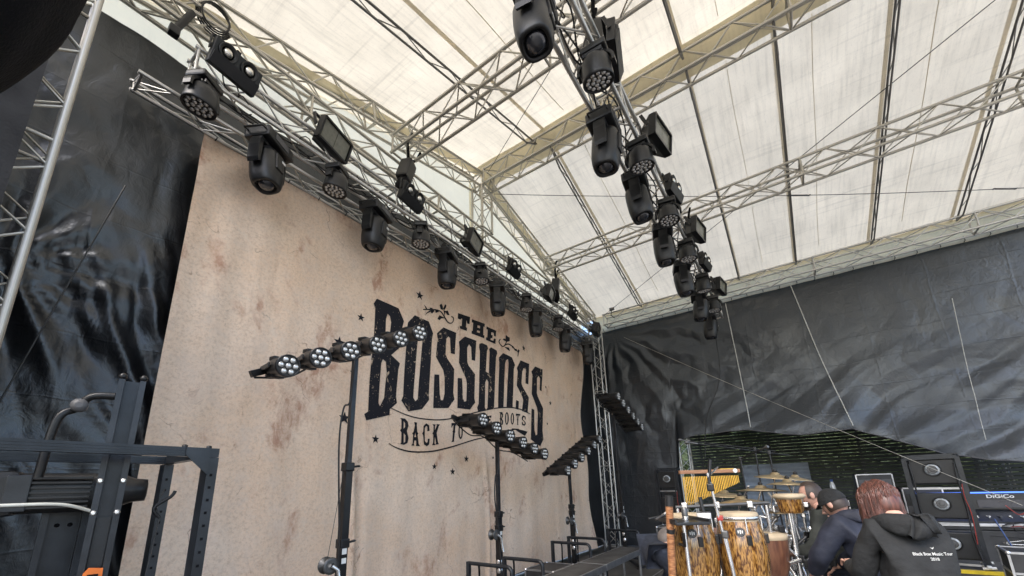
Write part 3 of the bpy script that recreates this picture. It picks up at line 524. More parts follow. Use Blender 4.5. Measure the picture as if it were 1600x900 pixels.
truss('purlin_truss', 'truss halfway down the far roof slope, right of the ridge truss', (8.27, 4.46, 7.20), (8.27, -6.4, 7.20), 0.34, 0.34, 0.36, **RA)
truss('eave_truss', 'eave truss along the top of the right-hand black tarpaulin wall', (11.27, 4.15, 6.60), (11.27, -6.4, 6.60), 0.34, 0.33, 0.36, m='aluminium', cr=0.025, br=0.0105)
truss('light_truss', 'upper lighting truss above the banner carrying the back row of lights', (0.75, 4.265, 5.84), (10.62, 4.265, 5.84), 0.23, 0.29, 0.30, cr=0.0225, br=0.0085)
truss('banner_truss', 'slim three-tube truss the printed banner hangs from', (0.44, 4.5, 5.55), (10.6, 4.5, 5.55), 0.25, 0.25, 0.28, cr=0.020, br=0.0075, tri=[(-0.10, -0.078), (0.15, -0.053), (-0.22, 0.12)])
truss('light_truss', 'lighting truss flying over the middle of the stage towards the right wall', (1.2, 1.05, 5.80), (10.75, 1.05, 5.80), 0.29, 0.29, 0.30, cr=0.025, br=0.0095)
truss('tower_truss', 'upright corner tower truss between banner and right-hand tarpaulin', (10.90, 4.35, 0.06), (10.90, 4.35, 6.42), 0.29, 0.29, 0.30, cr=0.021, br=0.0085, side=(1, 0, 0), cat='truss tower')
truss('tower_truss', 'near tower truss with thick tube at the left edge', (-0.055, 3.65, 0.0), (-0.055, 3.65, 6.5), 0.29, 0.29, 0.235, cr=0.0215, br=0.0080, m='roof_aluminium', side=(1, 0, 0), cat='truss tower', section=1.2)
truss('tower_truss', 'distant tower truss beyond the desk at the right edge', (15.8, -4.2, -1.2), (15.8, -4.2, 2.6), 0.40, 0.30, 0.35, cr=0.025, br=0.010, side=(0, 1, 0), cat='truss tower')
truss('tower_truss', 'distant tower truss behind the left end of the bar chimes', (15.0, 3.10, -1.2), (15.0, 3.10, 3.2), 0.34, 0.30, 0.35, cr=0.025, br=0.010, side=(0, 1, 0), cat='truss tower')

# ladder beams following the roof slope
def ladder_beam(label, y, sgn):
    t = thing('ladder_beam', label, 'roof beam', (RX + sgn * 0.1, y, 8.30), 0, 'ladder beams under the roof sheet')
    x1 = sgn * 5.32; zs = lambda x: -0.015 - (SL + 0.005) * abs(x)
    bar_obj('upper_tube', (0, 0, zs(0)), (x1, 0, zs(x1)), 0.017, 'backlit_beam', t)
    a, b = sgn * 0.38, sgn * 4.98
    bar_obj('lower_tube', (a, 0, zs(a) - 0.17), (b, 0, zs(b) - 0.17), 0.015, 'backlit_beam', t)
    bar_obj('bent_end', (0.02 * sgn, 0, zs(0) - 0.02), (a, 0, zs(a) - 0.17), 0.019, 'backlit_beam', t)
    bar_obj('bent_end', (b, 0, zs(b) - 0.17), (x1, 0, zs(x1)), 0.019, 'backlit_beam', t)
    n = 11
    for i in range(n):
        p = a + (b - a) * i / n; q = a + (b - a) * (i + 1) / n
        d0, d1 = (0, -0.17) if i % 2 else (-0.17, 0)
        bar_obj('lacing_bar', (p, 0, zs(p) + d0), (q, 0, zs(q) + d1), 0.007, 'backlit_beam', t)
names = ['nearest the back gable', 'over the middle lighting truss', 'just right of the middle lighting truss', 'in the middle of the right half', 'towards the upper right corner', 'at the open front edge']
for k, y in enumerate((2.98, 0.42, -0.80, -2.20, -3.55, -4.95)):
    ladder_beam('dark ladder beam on the far roof slope, ' + names[k], y, 1)
    if k < 4: ladder_beam('dark ladder beam on the near roof slope, ' + names[k], y + (0.2 if k == 0 else 0), -1)

# ------------------------------------------------------------------ black tarpaulins
def tri(t): return math.asin(math.sin(t)) * 2 / PI            # crisp folded wave
def back_d(x, z):
    """hang of the back tarpaulin: diagonal gathers on the left, calmer behind the banner"""
    w = 1 - sstep(1.3, 2.2, x)
    s = x * 0.89 + z * 0.34 + 0.10 * fbm(x * 0.9, z * 0.7, 3)
    lo = 1 - sstep(3.3, 4.6, z)
    f = 0.042 * tri(s * 17.0 + 1.5 * noise.noise(Vector((x * 2, z * 1.1, 5)))) * (0.55 + 0.75 * noise.noise(Vector((x * 1.5, z * 0.8, 7)))) * lo
    f += 0.022 * tri(s * 41.0 + 2 * noise.noise(Vector((x * 3, z * 2, 2)))) * lo * (0.5 + noise.noise(Vector((x * 2.5, z * 1.4, 17))))
    f += 0.022 * tri((x * 0.9 - z * 1.15) * 6.5 + 1.6 * fbm(x, z, 11, 2)) * sstep(3.4, 4.6, z) * (0.5 + noise.noise(Vector((x * 2, z, 4))))
    r = math.hypot(x - 0.02, z - 3.6); a = math.atan2(z - 3.6, x - 0.02)
    f += 0.045 * tri(a * 13) * math.exp(-(r / 0.8) ** 2) * sstep(0.05, 0.3, r)
    rd = 1 - abs(noise.noise(Vector((x * 1.6 + z * 0.7, z * 0.9, 21)))); rd2 = 1 - abs(noise.noise(Vector((x * 3.4, z * 2.2 + x, 31))))
    f += 0.018 * rd ** 12 + 0.008 * rd2 ** 10
    return w * (f + 0.020 * fbm(x * 1.7, z * 1.2, 5, 4)) + 0.03 * fbm(x * 0.6, z * 0.6, 2)
xs = [-1.3 + 2.9 * i / 120 for i in range(121)] + [1.6 + 10.5 * (i + 1) / 60 for i in range(60)]
nz_ = 110
bt = MB(); nx = len(xs) - 1
bt.grid(lambda u, v: (lambda x, z: Vector((x, 4.93 - 0.05 + back_d(x, z) * (1 - 0.6 * sstep(6.0, 6.35, z)), z)))(xs[round(u * nx)], 0.02 + (6.33 + 0.05 * math.sin(xs[round(u * nx)] * 3)) * v), nx, nz_)
tag(bt.build('back_tarpaulin', 'black_tarp'), 'glossy wrinkled black tarpaulin hanging behind and left of the banner', 'tarpaulin')

HEM = [(5.2, 0.02), (2.78, 0.02), (2.60, 1.7), (2.50, 2.74), (2.01, 2.88), (0.89, 2.91), (-0.19, 2.66), (-1.14, 2.72), (-1.81, 2.40), (-2.49, 2.06), (-3.46, 1.86), (-5.0, 1.75), (-6.8, 1.7)]
def hem(y):
    for (a, za), (b, zb) in zip(HEM, HEM[1:]):
        if y >= b: t = (a - y) / (a - b); return za + (zb - za) * t
    return HEM[-1][1]
def wall_d(y, z):
    r = math.hypot(y - 4.1, z - 6.35); a = math.atan2(6.35 - z, 4.1 - y)
    f = 0.050 * tri(a * 21 + 2.6 * fbm(y * 1.3, z * 1.3, 4, 3)) * sstep(0.2, 1.2, r) * (1 - sstep(3.0, 5.6, r)) * (0.6 + 0.6 * noise.noise(Vector((y, z, 13))))
    s = z * 0.82 + y * 0.50 + 0.25 * fbm(y * 0.5, z * 0.5, 9, 3)
    lo = (1 - sstep(3.6, 4.9, z)) * (1 - sstep(0.4, 2.2, y))
    f += (0.085 * tri(s * 4.6) + 0.030 * tri(s * 12 + y)) * lo * (0.55 + 0.7 * noise.noise(Vector((y * 0.7, z * 0.7, 3))))
    f += 0.022 * tri(z * 7.5 + 0.6 * y + 1.5 * fbm(y * 0.5, z, 3)) * (1 - sstep(-3.4, -2.0, y)) * (1 - sstep(4.2, 5.4, z))
    rd = 1 - abs(noise.noise(Vector((y * 1.1 + z * 0.6, z * 1.0 - y * 0.4, 21)))); rd2 = 1 - abs(noise.noise(Vector((y * 2.3 + z * 1.6, z * 1.3, 31))))
    f += (0.008 * rd ** 14 + 0.004 * rd2 ** 12) * (0.35 + 0.65 * (1 - sstep(4.6, 6.0, z)))
    return f + 0.035 * fbm(y * 0.6, z * 0.6, 6, 3) - 0.22 * math.exp(-((z - hem(y)) / 0.55) ** 2) * (1 - sstep(2.3, 2.7, y))
wt = MB(); NY = 330; NZ = 140
def wfn(u, v):
    y = 5.05 - 11.8 * u; z0 = hem(y) + 0.04 * noise.noise(Vector((y * 2.5, 0, 1))); z = z0 + (6.44 - z0) * v
    return Vector((11.62 + wall_d(y, z) * (1 - 0.8 * sstep(6.1, 6.44, z)), y, z))
wt.grid(wfn, NY, NZ)
tag(wt.build('side_tarpaulin', 'wall_tarp'), 'large black tarpaulin wall on the right, sagging above the side-stage gear', 'tarpaulin')
side_wall = bpy.data.objects['side_tarpaulin']
for i in range(26):
    y = 4.3 - 0.36 * i
    MB().path([(11.58, y, 6.40), (11.50, y + 0.02, 6.46), (11.44, y, 6.435 + 0.03), (11.47, y - 0.02, 6.38), (11.58, y, 6.36)], 0.007, 5).build('lacing_cord', 'cable_black', side_wall)
# piping rolled at the hem
hemp = [wfn(0.2225 + 0.777 * i / 90, 0) + Vector((-0.02, 0, -0.01)) for i in range(91)]
tag(MB().path(hemp, 0.012, 6).build('hem_rope', 'grey_plastic'), 'grey cord sewn along the sagging lower edge of the right tarpaulin', 'rope')
for nm, pts in (('bright white lashing rope down the right tarpaulin below the middle truss', [(0.84, 6.30), (0.80, 4.8), (0.75, 2.93)]), ('white rope down the centre of the right tarpaulin to its hem', [(-0.62, 6.35), (-0.85, 4.6), (-1.15, 2.76)]),
                ('faint rope on the tarpaulin near the right edge of the picture', [(-3.2, 5.2), (-3.12, 4.0), (-3.02, 2.3)])):
    pp = [(y, z) for y, z in pts]
    P = [Vector((11.50 - 0.0 + min(0, wall_d(y, z)) - 0.03, y, z)) for y, z in [(pp[0][0] + (pp[1][0] - pp[0][0]) * t * 2 if t < .5 else pp[1][0] + (pp[2][0] - pp[1][0]) * (t * 2 - 1), pp[0][1] + (pp[1][1] - pp[0][1]) * t * 2 if t < .5 else pp[1][1] + (pp[2][1] - pp[1][1]) * (t * 2 - 1)) for t in [i / 8 for i in range(9)]]]
    tag(MB().path([(p.x, p.y, p.z) for p in P], 0.011 if 'faint' not in nm else 0.006, 5).build('lashing_rope', 'rope_white'), nm, 'rope')
lt = MB(); lt.grid(lambda u, v: Vector((-1.35 + 0.06 * math.sin(u * 25) + 0.05 * fbm(u * 3, v * 3, 2), 4.9 - 2.3 * u, 0.02 + 6.2 * v)), 40, 40)
tag(lt.build('left_tarpaulin', 'black_tarp'), 'black tarpaulin closing the left side behind the near tower', 'tarpaulin')

# ------------------------------------------------------------------ banner with its print
BX0, BX1, BZ0, BZ1 = 1.04, 10.32, 0.12, 5.47
def ban_d(x, z):
    f = 0.022 * math.sin(x * 2.1 + 0.5 * fbm(x * .5, z * .4, 1)) * (1 - z / 6) + 0.006 * math.sin(x * 11 + 1.5 * fbm(x * .6, z * .5, 7)) * (1 - sstep(1.0, 4.5, z))
    f += 0.018 * fbm(x * 1.6, z * 0.5, 8, 4)
    e = math.exp(-((x - BX0) / 0.7) ** 2)
    f += 0.012 * e * math.sin(x * 17 + 0.8 * fbm(x, z * 0.4, 3)) * (1 - sstep(4.2, 5.3, z) * 0.7)
    f += 0.03 * math.sin((x - 1.04) * 9 + (5.47 - z) * 7) * math.exp(-((x - 1.5) / 0.7) ** 2) * sstep(4.6, 5.4, z)
    for xc, am in ((3.1, 0.055), (5.8, 0.05)):
        f -= am * math.exp(-((x - xc - 0.05 * math.sin(z * 2)) / 0.05) ** 2) * (1 - sstep(1.6, 2.6, z))
        f += am * 0.7 * math.exp(-((x - xc - 0.13) / 0.06) ** 2) * (1 - sstep(1.4, 2.4, z))
    f += 0.05 * sstep(9.6, 10.3, x) * math.sin(z * 2.2) - 0.12 * sstep(9.5, 10.3, x) * (1 - sstep(0.3, 1.6, z))
    return f
def ban_x(x, z):       # left edge runs plumb, lower right corner kicks out
    return x + sstep(9.0, 10.3, x) * (-0.24 * sstep(5.4, 3.0, z) + 0.14 * (1 - sstep(0.2, 1.5, z)))
bn = MB()
bn.grid(lambda u, v: (lambda x, z: Vector((ban_x(x, z), 4.60 + ban_d(x, z) * (1 - 0.75 * sstep(5.3, 5.47, z)), z)))(BX0 + (BX1 - BX0) * u, BZ0 + (BZ1 - BZ0) * v + 0.02 * math.sin(u * 70) * sstep(0.9, 1, v)), 260, 90)
banner = tag(bn.build('printed_banner', 'banner_print'), 'huge sand-coloured stage banner printed with a black western logo', 'banner')
def printed(name, loops, m):
    """flat print: one mesh per letter, following the hang of the cloth"""
    L3 = [[Vector((x, z, 0)) for x, z in lp] for lp in loops]
    flat = [v for lp in L3 for v in lp]
    tris = tessellate_polygon(L3)
    bm = bmesh.new(); bv = [bm.verts.new((v.x, 0, v.y)) for v in flat]
    for t in tris:
        try: bm.faces.new([bv[i] for i in t])
        except ValueError: pass
    xs_ = [v.x for v in flat]; zs_ = [v.y for v in flat]
    for lo, hi, no in ((min(xs_), max(xs_), (1, 0, 0)), (min(zs_), max(zs_), (0, 0, 1))):
        st = 0.06 if no[0] else 0.15; k = math.floor(lo / st) + 1
        while k * st < hi:
            bmesh.ops.bisect_plane(bm, geom=bm.verts[:] + bm.edges[:] + bm.faces[:], dist=1e-5, plane_co=(k * st * no[0], 0, k * st * no[2]), plane_no=no); k += 1
    for v in bm.verts:
        x, z = v.co.x, v.co.z
        v.co = Vector((ban_x(x, z), 4.60 + ban_d(x, z) - 0.006, z))
    bmesh.ops.recalc_face_normals(bm, faces=bm.faces[:])
    for f in bm.faces:
        if f.normal.y > 0: f.normal_flip()
        f.smooth = True
    me = bpy.data.meshes.new(name); bm.to_mesh(me); bm.free(); me.materials.append(M[m])
    return link(name, me, banner)
for nm, loops in LOGO:
    zz = [z for x, z in loops[0]]
    printed(nm, loops, 'logo_ink' if (nm.startswith('letter') and max(zz) - min(zz) > 0.62) else 'solid_ink')
# ties along the top hem
for i in range(24):
    x = BX0 + 0.1 + i * 0.39
    MB().path([(x, 4.595, 5.44), (x + 0.01, 4.575, 5.475), (x, 4.60, 5.497), (x - 0.01, 4.625, 5.475), (x, 4.61, 5.445)], 0.006, 5).build('cable_tie', 'cable_black', banner)

# ------------------------------------------------------------------ foreground cloths at the upper left
def pan(u, v):
    x = -1.2 + 1.165 * u; z = 0.02 + 6.4 * v
    return Vector((x, 3.40 + 0.03 * math.sin(u * 14) * (1 - u) + 0.012 * fbm(x * 2, z, 3), z))
tag(MB().grid(pan, 40, 40).build('grey_curtain', 'drape_grey'), 'dark grey curtain hanging over the left half of the near tower', 'curtain')
dr = MB()
def drp(u, v):
    ax = Vector((0.253, -0.604, 0.756)); N = Vector((-0.967, -0.176, 0.183)); t = ax.cross(N)
    c = Vector((-0.088, 1.813, 2.943)) + N * 0.40 + ax * (-0.75 + 1.7 * u)
    a = v * 2 * PI; r = (0.34 + 0.085 * math.sin(PI * min(1, max(0, (u - 0.25) / 0.55)))) * (1 + 0.03 * math.sin(a * 7 + u * 6) + 0.02 * fbm(u * 4, math.cos(a), math.sin(a), 3))
    return c + (N * math.cos(a) + t * math.sin(a)) * r
dr.grid(drp, 30, 40)
tag(dr.build('rolled_drape', 'drape_black'), 'rolled-up black drape filling the upper left corner close to the camera', 'drape')

# ================================================================== STAGE LIGHTS
def glow_lens(n_rings):
    pts = [(0, 0)]
    for k in range(1, n_rings + 1):
        for i in range(6 * k): a = 2 * PI * i / (6 * k) + (0.26 if k == 2 else 0); pts.append((k * math.cos(a), k * math.sin(a)))
    return pts
def dome(mb, c, r, ax, n=10):
    """small lens cap bulging along ax"""
    ax = Vector(ax).normalized(); rot = ax.to_track_quat('Z', 'Y').to_matrix()
    return mb.lathe([(r, -0.3 * r), (r, 0), (r * 0.85, r * 0.32), (r * 0.5, r * 0.52), (r * 0.05, r * 0.6)], n, c, rot)

def make_moving_head():
    t = thing('moving_head_light', 'x', 'stage light', (0, 0, 0), 0)
    for sx in (-1, 1):
        MB().box((sx * 0.13, 0, -0.035), (0.05, 0.09, 0.07), bev=0.008).lathe([(0.028, -0.022), (0.034, -0.01), (0.034, 0.01), (0.028, 0.022)], 12, (sx * 0.13, 0, 0.0), Matrix.Rotation(PI / 2, 3, 'Y')).build('clamp', 'black_metal', t)
    base = MB().box((0, 0, -0.125), (0.40, 0.29, 0.125), bev=0.022).build('base', 'black_plastic', t)
    MB().box((0.0, -0.149, -0.125), (0.20, 0.008, 0.07)).build('display_panel', 'grey_plastic', base)
    for sx in (-1, 1): MB().path([(sx * 0.19, -0.10, -0.11), (sx * 0.25, -0.10, -0.12), (sx * 0.255, 0.0, -0.125), (sx * 0.25, 0.10, -0.12), (sx * 0.19, 0.10, -0.11)], 0.010, 6).build('carry_handle', 'black_plastic', base)
    yk = MB().box((0, 0, -0.205), (0.38, 0.13, 0.045), bev=0.015)
    for sx in (-1, 1):
        arm = [(sx * 0.150, -0.21), (sx * 0.195, -0.21), (sx * 0.208, -0.30), (sx * 0.205, -0.46), (sx * 0.190, -0.50), (sx * 0.165, -0.48), (sx * 0.160, -0.30)]
        yk.prism(arm if sx > 0 else arm[::-1], -0.062, 0.062)
    yk.build('yoke', 'black_metal', t)
    hd = MB().lathe([(0.03, -0.225), (0.095, -0.23), (0.132, -0.255), (0.143, -0.31), (0.147, -0.42), (0.146, -0.53), (0.138, -0.60), (0.126, -0.65), (0.118, -0.665), (0.095, -0.665), (0.09, -0.63)], 22, sq=0.45)
    head = hd.build('head', 'black_plastic', t)
    MB().box((0, -0.147, -0.40), (0.11, 0.03, 0.20), bev=0.012).build('rear_cover', 'black_metal', head)
    ln = MB(); dome(ln, (0, 0, -0.632), 0.088, (0, 0, -1), 16); ln.build('lens', 'lens_dark', head)
    gl = MB(); dome(gl, (0.0, 0, -0.655), 0.042, (0, 0, -1), 12); gl.build('inner_lens', 'lens_glass', head)
    MB().box((0.05, -0.163, -0.36), (0.05, 0.003, 0.03)).build('sticker', 'paper_white', head)
    MB().path(catmull([(0.19, 0.05, -0.07), (0.27, 0.08, -0.03), (0.24, 0.04, 0.06), (0.12, 0, 0.05)], 4), 0.006, 5).build('safety_cable', 'cable_black', t)
    return t
def make_wash(tilt=-0.12):
    t = thing('led_wash_light', 'x', 'stage light')
    MB().box((0, 0, -0.02), (0.06, 0.08, 0.05), bev=0.008).lathe([(0.026, -0.02), (0.032, 0), (0.026, 0.02)], 12, (0, 0, 0.0), Matrix.Rotation(PI / 2, 3, 'Y')).build('clamp', 'black_metal', t)
    MB().box((0, 0, -0.075), (0.24, 0.20, 0.07), bev=0.02).build('base', 'black_plastic', t)
    arc = [(0.165 * math.cos(a), 0, -0.25 + 0.145 * math.sin(a)) for a in [PI * i / 16 - 0.15 for i in range(17)] + [PI + 0.15]]
    yk = MB()
    for k in range(len(arc) - 1): yk.bar(arc[k], Vector(arc[k + 1]) + (Vector(arc[k + 1]) - Vector(arc[k])) * 0.1, 0.075, 0.026, up=Vector((0, 1, 0)).cross(Vector(arc[k + 1]) - Vector(arc[k])))
    yk.build('yoke', 'black_plastic', t)
    R_ = Matrix.Rotation(-tilt, 3, 'X'); ctr = Vector((0, 0, -0.26))
    hd = MB().lathe([(0.05, 0.11), (0.10, 0.105), (0.125, 0.07), (0.135, 0.0), (0.142, -0.09), (0.142, -0.115), (0.130, -0.115), (0.128, -0.10)], 24, ctr, R_).build('head', 'black_plastic', t)
    ls = MB()
    for x, y in glow_lens(2): dome(ls, ctr + R_ @ Vector((x * 0.049, y * 0.049, -0.104)), 0.0205, R_ @ Vector((0, 0, -1)), 8)
    ls.build('lens_array', 'lens_white', hd)
    fin = MB()
    for k in range(5): fin.box(ctr + R_ @ Vector((0, -0.08 + k * 0.04, 0.115)), (0.18, 0.012, 0.03), R_)
    fin.build('cooling_fins', 'black_metal', hd)
    return t
def make_blinder():
    t = thing('blinder_light', 'x', 'stage light')
    b = MB().box((0, 0.03, 0), (0.56, 0.10, 0.33), bev=0.012).build('housing', 'black_metal', t)
    MB().add([(-0.27, -0.025, -0.165), (0.27, -0.025, -0.165), (0.27, -0.07, -0.02), (-0.27, -0.07, -0.02), (-0.27, -0.022, -0.02), (0.27, -0.022, -0.02)], [(0, 1, 2, 3), (3, 2, 5, 4), (0, 3, 4), (1, 5, 2)]).build('lower_visor', 'black_plastic', b)
    RF = Matrix.Rotation(PI / 2, 3, 'X')
    for sx in (-1, 1):
        c = (sx * 0.13, -0.02, 0.07)
        cell = MB().lathe([(0.105, 0.0), (0.108, 0.022), (0.100, 0.026), (0.075, 0.004), (0.05, -0.012)], 22, c, RF).build('lamp_cell', 'black_plastic', t)
        ls = MB(); dome(ls, (sx * 0.13, -0.022, 0.07), 0.056, (0, -1, 0), 16); ls.build('lamp', 'reflector', cell)
    for sx in (-1, 1): MB().bar((sx * 0.295, 0.04, 0.0), (sx * 0.295, 0.12, 0.19), 0.012, 0.04).build('bracket_arm', 'black_metal', t)
    MB().bar((-0.295, 0.12, 0.19), (0.295, 0.12, 0.19), 0.04, 0.012).box((0, 0.12, 0.215), (0.05, 0.06, 0.06)).build('bracket', 'black_metal', t)
    MB().path(catmull([(0.1, 0.08, -0.15), (0.18, 0.14, -0.24), (0.02, 0.18, -0.22), (-0.1, 0.16, 0.0)], 4), 0.009, 5).build('power_cable', 'cable_black', t)
    for ch in t.children: ch.scale = (0.8, 0.8, 0.8)
    return t
def make_flood():
    t = thing('flood_light', 'x', 'stage light')
    p = [(-0.24, -0.14), (0.24, -0.14), (0.24, 0.14), (-0.24, 0.14)]
    h = MB()
    q = [(-0.15, -0.09), (0.15, -0.09), (0.15, 0.09), (-0.15, 0.09)]
    h.add([(x, -0.05, z) for x, z in p] + [(x, 0.02, z) for x, z in p] + [(x, 0.15, z) for x, z in q],
          [(4 + i, 4 + (i + 1) % 4, (i + 1) % 4, i) for i in range(4)] + [(8 + i, 8 + (i + 1) % 4, 4 + (i + 1) % 4, 4 + i) for i in range(4)] + [(8, 11, 10, 9)])
    for a, b in ((0, 1), (1, 2), (2, 3), (3, 0)):
        h.bar((p[a][0] * 0.96, -0.055, p[a][1] * 0.94), (p[b][0] * 0.96, -0.055, p[b][1] * 0.94), 0.024, 0.024, up=(0, 1, 0))
    hh = h.build('housing', 'black_metal', t)
    for k in range(2): MB().box((-0.107 + 0.214 * k, -0.040, 0), (0.208, 0.008, 0.235)).build('glass_pane', 'panel_glass', hh)
    for sx in (-1, 1): MB().bar((sx * 0.255, 0.03, 0.0), (sx * 0.255, 0.12, 0.17), 0.012, 0.035).build('bracket_arm', 'black_metal', t)
    MB().bar((-0.255, 0.12, 0.17), (0.255, 0.12, 0.17), 0.04, 0.012).box((0, 0.12, 0.20), (0.05, 0.06, 0.06)).build('bracket', 'black_metal', t)
    MB().box((0, 0.19, 0.0), (0.20, 0.08, 0.13), bev=0.01).build('driver_box', 'black_plastic', t)
    return t

PROTO = {}
VAR = random.Random(21)
FIRST = {}
def place(kind, make, label, loc, rot=(0, 0, 0), group=None):
    if kind not in PROTO: PROTO[kind] = make(); o = PROTO[kind]
    else: o = copy_tree(PROTO[kind])
    o.location = loc; o.rotation_euler = rot; o['label'] = label; o['group'] = group
    for ch in o.children:                                  # every head is parked at its own angle
        if kind == 'mh' and ch.name.startswith('head'):
            q = Matrix.Translation((0, 0, -0.42)); ch.matrix_basis = q @ Matrix.Rotation(VAR.uniform(-0.16, 0.16), 4, 'X') @ q.inverted()
        if kind == 'wash' and ch.name.startswith('head'):
            q = Matrix.Translation((0, 0, -0.26)); ch.matrix_basis = q @ Matrix.Rotation(VAR.uniform(-0.2, 0.2), 4, 'X') @ q.inverted()
    return o
GB, GM = 'lights on the truss above the banner', 'lights on the truss over mid-stage'
for i, x in enumerate((1.51, 2.91, 4.28, 5.67, 7.08, 8.43, 9.78)):
    place('mh', make_moving_head, 'black moving head hanging above the banner, ' + ORD[i] + ' of seven from the left', (x, 4.17, 5.545), (0.04 * math.sin(i * 2), 0.05 * math.sin(i * 3.1), 0.5 + 0.15 * math.sin(i * 5)), GB)
for i, x in enumerate((0.86, 2.26, 3.66, 5.10, 6.62, 8.02)):
    place('wash', make_wash, 'round multi-lens wash light above the banner, ' + ORD[i] + ' of six from the left', (x, 4.10, 5.665), (0.0, 0.0, 0.55 + 0.12 * math.sin(i * 4)), GB)
for i, (x, z) in enumerate(((1.06, 6.0), (3.41, 5.98), (6.11, 6.05), (8.76, 6.02))):
    place('bl', make_blinder, 'two-lamp blinder on the truss above the banner, ' + ORD[i] + ' of four from the left', (x, 4.03, z - 0.06), (0.42, 0.06 * math.sin(i * 3), 0.15), GB)
for i, (x, z) in enumerate(((2.14, 5.93), (4.84, 5.94), (7.58, 6.04), (10.3, 6.0))):
    place('fl', make_flood, 'flood light with pale glass above the banner, ' + ORD[i] + ' of four from the left', (x, 4.05, z), (0.30, 0.04 * math.sin(i * 2.2), 0.3), GB)
for i, x in enumerate((2.13, 3.57, 4.62, 5.93, 7.23, 8.69, 10.03)):
    place('mh', make_moving_head, 'black moving head on the mid-stage truss, ' + ORD[i] + ' of seven counted from the camera', (x, 1.12, 5.62), (0.04 * math.sin(i * 2 + 1), 0.10 if i == 0 else 0.05 * math.sin(i * 3.1), 0.18 + 0.12 * math.sin(i * 5)), GM)
for i, x in enumerate((2.83, 4.10, 5.34, 6.56, 7.96, 9.11)):
    place('wash', make_wash, 'round multi-lens wash light under the mid-stage truss, ' + ORD[i] + ' of six counted from the camera', (x, 0.90, 5.62), (0.0, 0.0, -1.5 + 0.1 * math.sin(i * 4)), GM)
for i, x in enumerate((3.11, 5.45, 7.89)):
    place('bl', make_blinder, 'two-lamp blinder on the right of the mid-stage truss, ' + ORD[i] + ' of three counted from the camera', (x, 0.78, 5.80), (0.1, 0.0, -0.12 if i else 0.25), GM)
for i, x in enumerate((4.40, 6.74, 9.24)):
    place('fl', make_flood, 'pale-glass flood light right of the mid-stage truss, ' + ORD[i] + ' of three from the camera', (x, 0.72, 5.82), (0.15, 0.0, -0.15), GM)

# ------------------------------------------------------------------ chain hoists
def make_hoist():
    t = thing('chain_hoist', 'x', 'hoist')
    b = MB().box((0, 0, 0), (0.20, 0.19, 0.40), bev=0.03).build('motor_body', 'black_plastic', t)
    fin = MB()
    for k in range(6): fin.box((0.108, 0, -0.12 + k * 0.05), (0.02, 0.15, 0.015))
    fin.build('cooling_fins', 'black_metal', b)
    MB().lathe([(0.02, -0.42), (0.085, -0.42), (0.10, -0.30), (0.09, -0.18)], 14, (0.02, -0.02, -0.04), sq=0.5).build('chain_bag', 'drape_black', t)
    for sx in (-1, 1): MB().path([(0.0, 0, 0.20), (sx * 0.06, 0.02, 0.33), (sx * 0.17, 0.03, 0.52), (sx * 0.16, 0.0, 0.70)], 0.022, 8).build('sling', 'drape_black', t)
    MB().path([(0.02, 0.02, -0.2), (0.03, 0.02, -0.55)], 0.008, 6).build('chain', 'dark_steel', t)
    MB().path([(0, 0, 0.18), (0.02, 0, 0.24), (-0.02, 0, 0.28), (-0.03, 0, 0.22)], 0.014, 6).build('hook', 'dark_steel', t)
    return t
for i, (p, lab) in enumerate((((3.42, 4.22, 6.50), 'black chain hoist between the near purlin truss and the banner lighting truss'), ((8.22, 4.22, 6.55), 'black chain hoist between the far purlin truss and the banner lighting truss'),
                              ((3.36, 1.06, 6.45), 'black chain hoist above the near end of the mid-stage truss'), ((8.22, 1.06, 6.52), 'black chain hoist above the far end of the mid-stage truss'))):
    place('hoist', make_hoist, lab, p, (0.1, 0.25 if i < 2 else 0.0, 0.4), 'chain hoists')
# cable looms on the trusses
for i, (y, z, x0, x1, lab) in enumerate(((4.27, 5.72, 0.9, 10.4, 'black cable loom lying along the lighting truss above the banner'), (1.02, 5.70, 1.4, 10.6, 'black cable loom lying along the mid-stage lighting truss'))):
    t = thing('cable_loom', lab, 'cables', (x0, y, z))
    for k in range(3):
        pts = []; n = 26
        for j in range(n + 1):
            x = (x1 - x0) * j / n
            pts.append((x, 0.07 * math.sin(j * 1.7 + k * 2) + 0.03 * k, 0.05 * math.sin(j * 2.3 + k) + (0.0 if j % 4 else -0.05)))
        MB().path(catmull(pts, 4), 0.009, 5).build('cable', 'cable_black', t)
    for j in range(14):
        x = (x1 - x0) * (j + 0.5) / 14; r = 0.07 + 0.05 * random.random(); dy = random.uniform(-.06, .12)
        MB().path([(x + r * math.cos(a), dy + 0.03 * math.sin(a * 2 + j), 0.03 + r * 1.2 * math.sin(a)) for a in [PI * 1.8 * q / 12 + j for q in range(13)]], 0.0065, 5).build('cable_loop', 'cable_black', t)

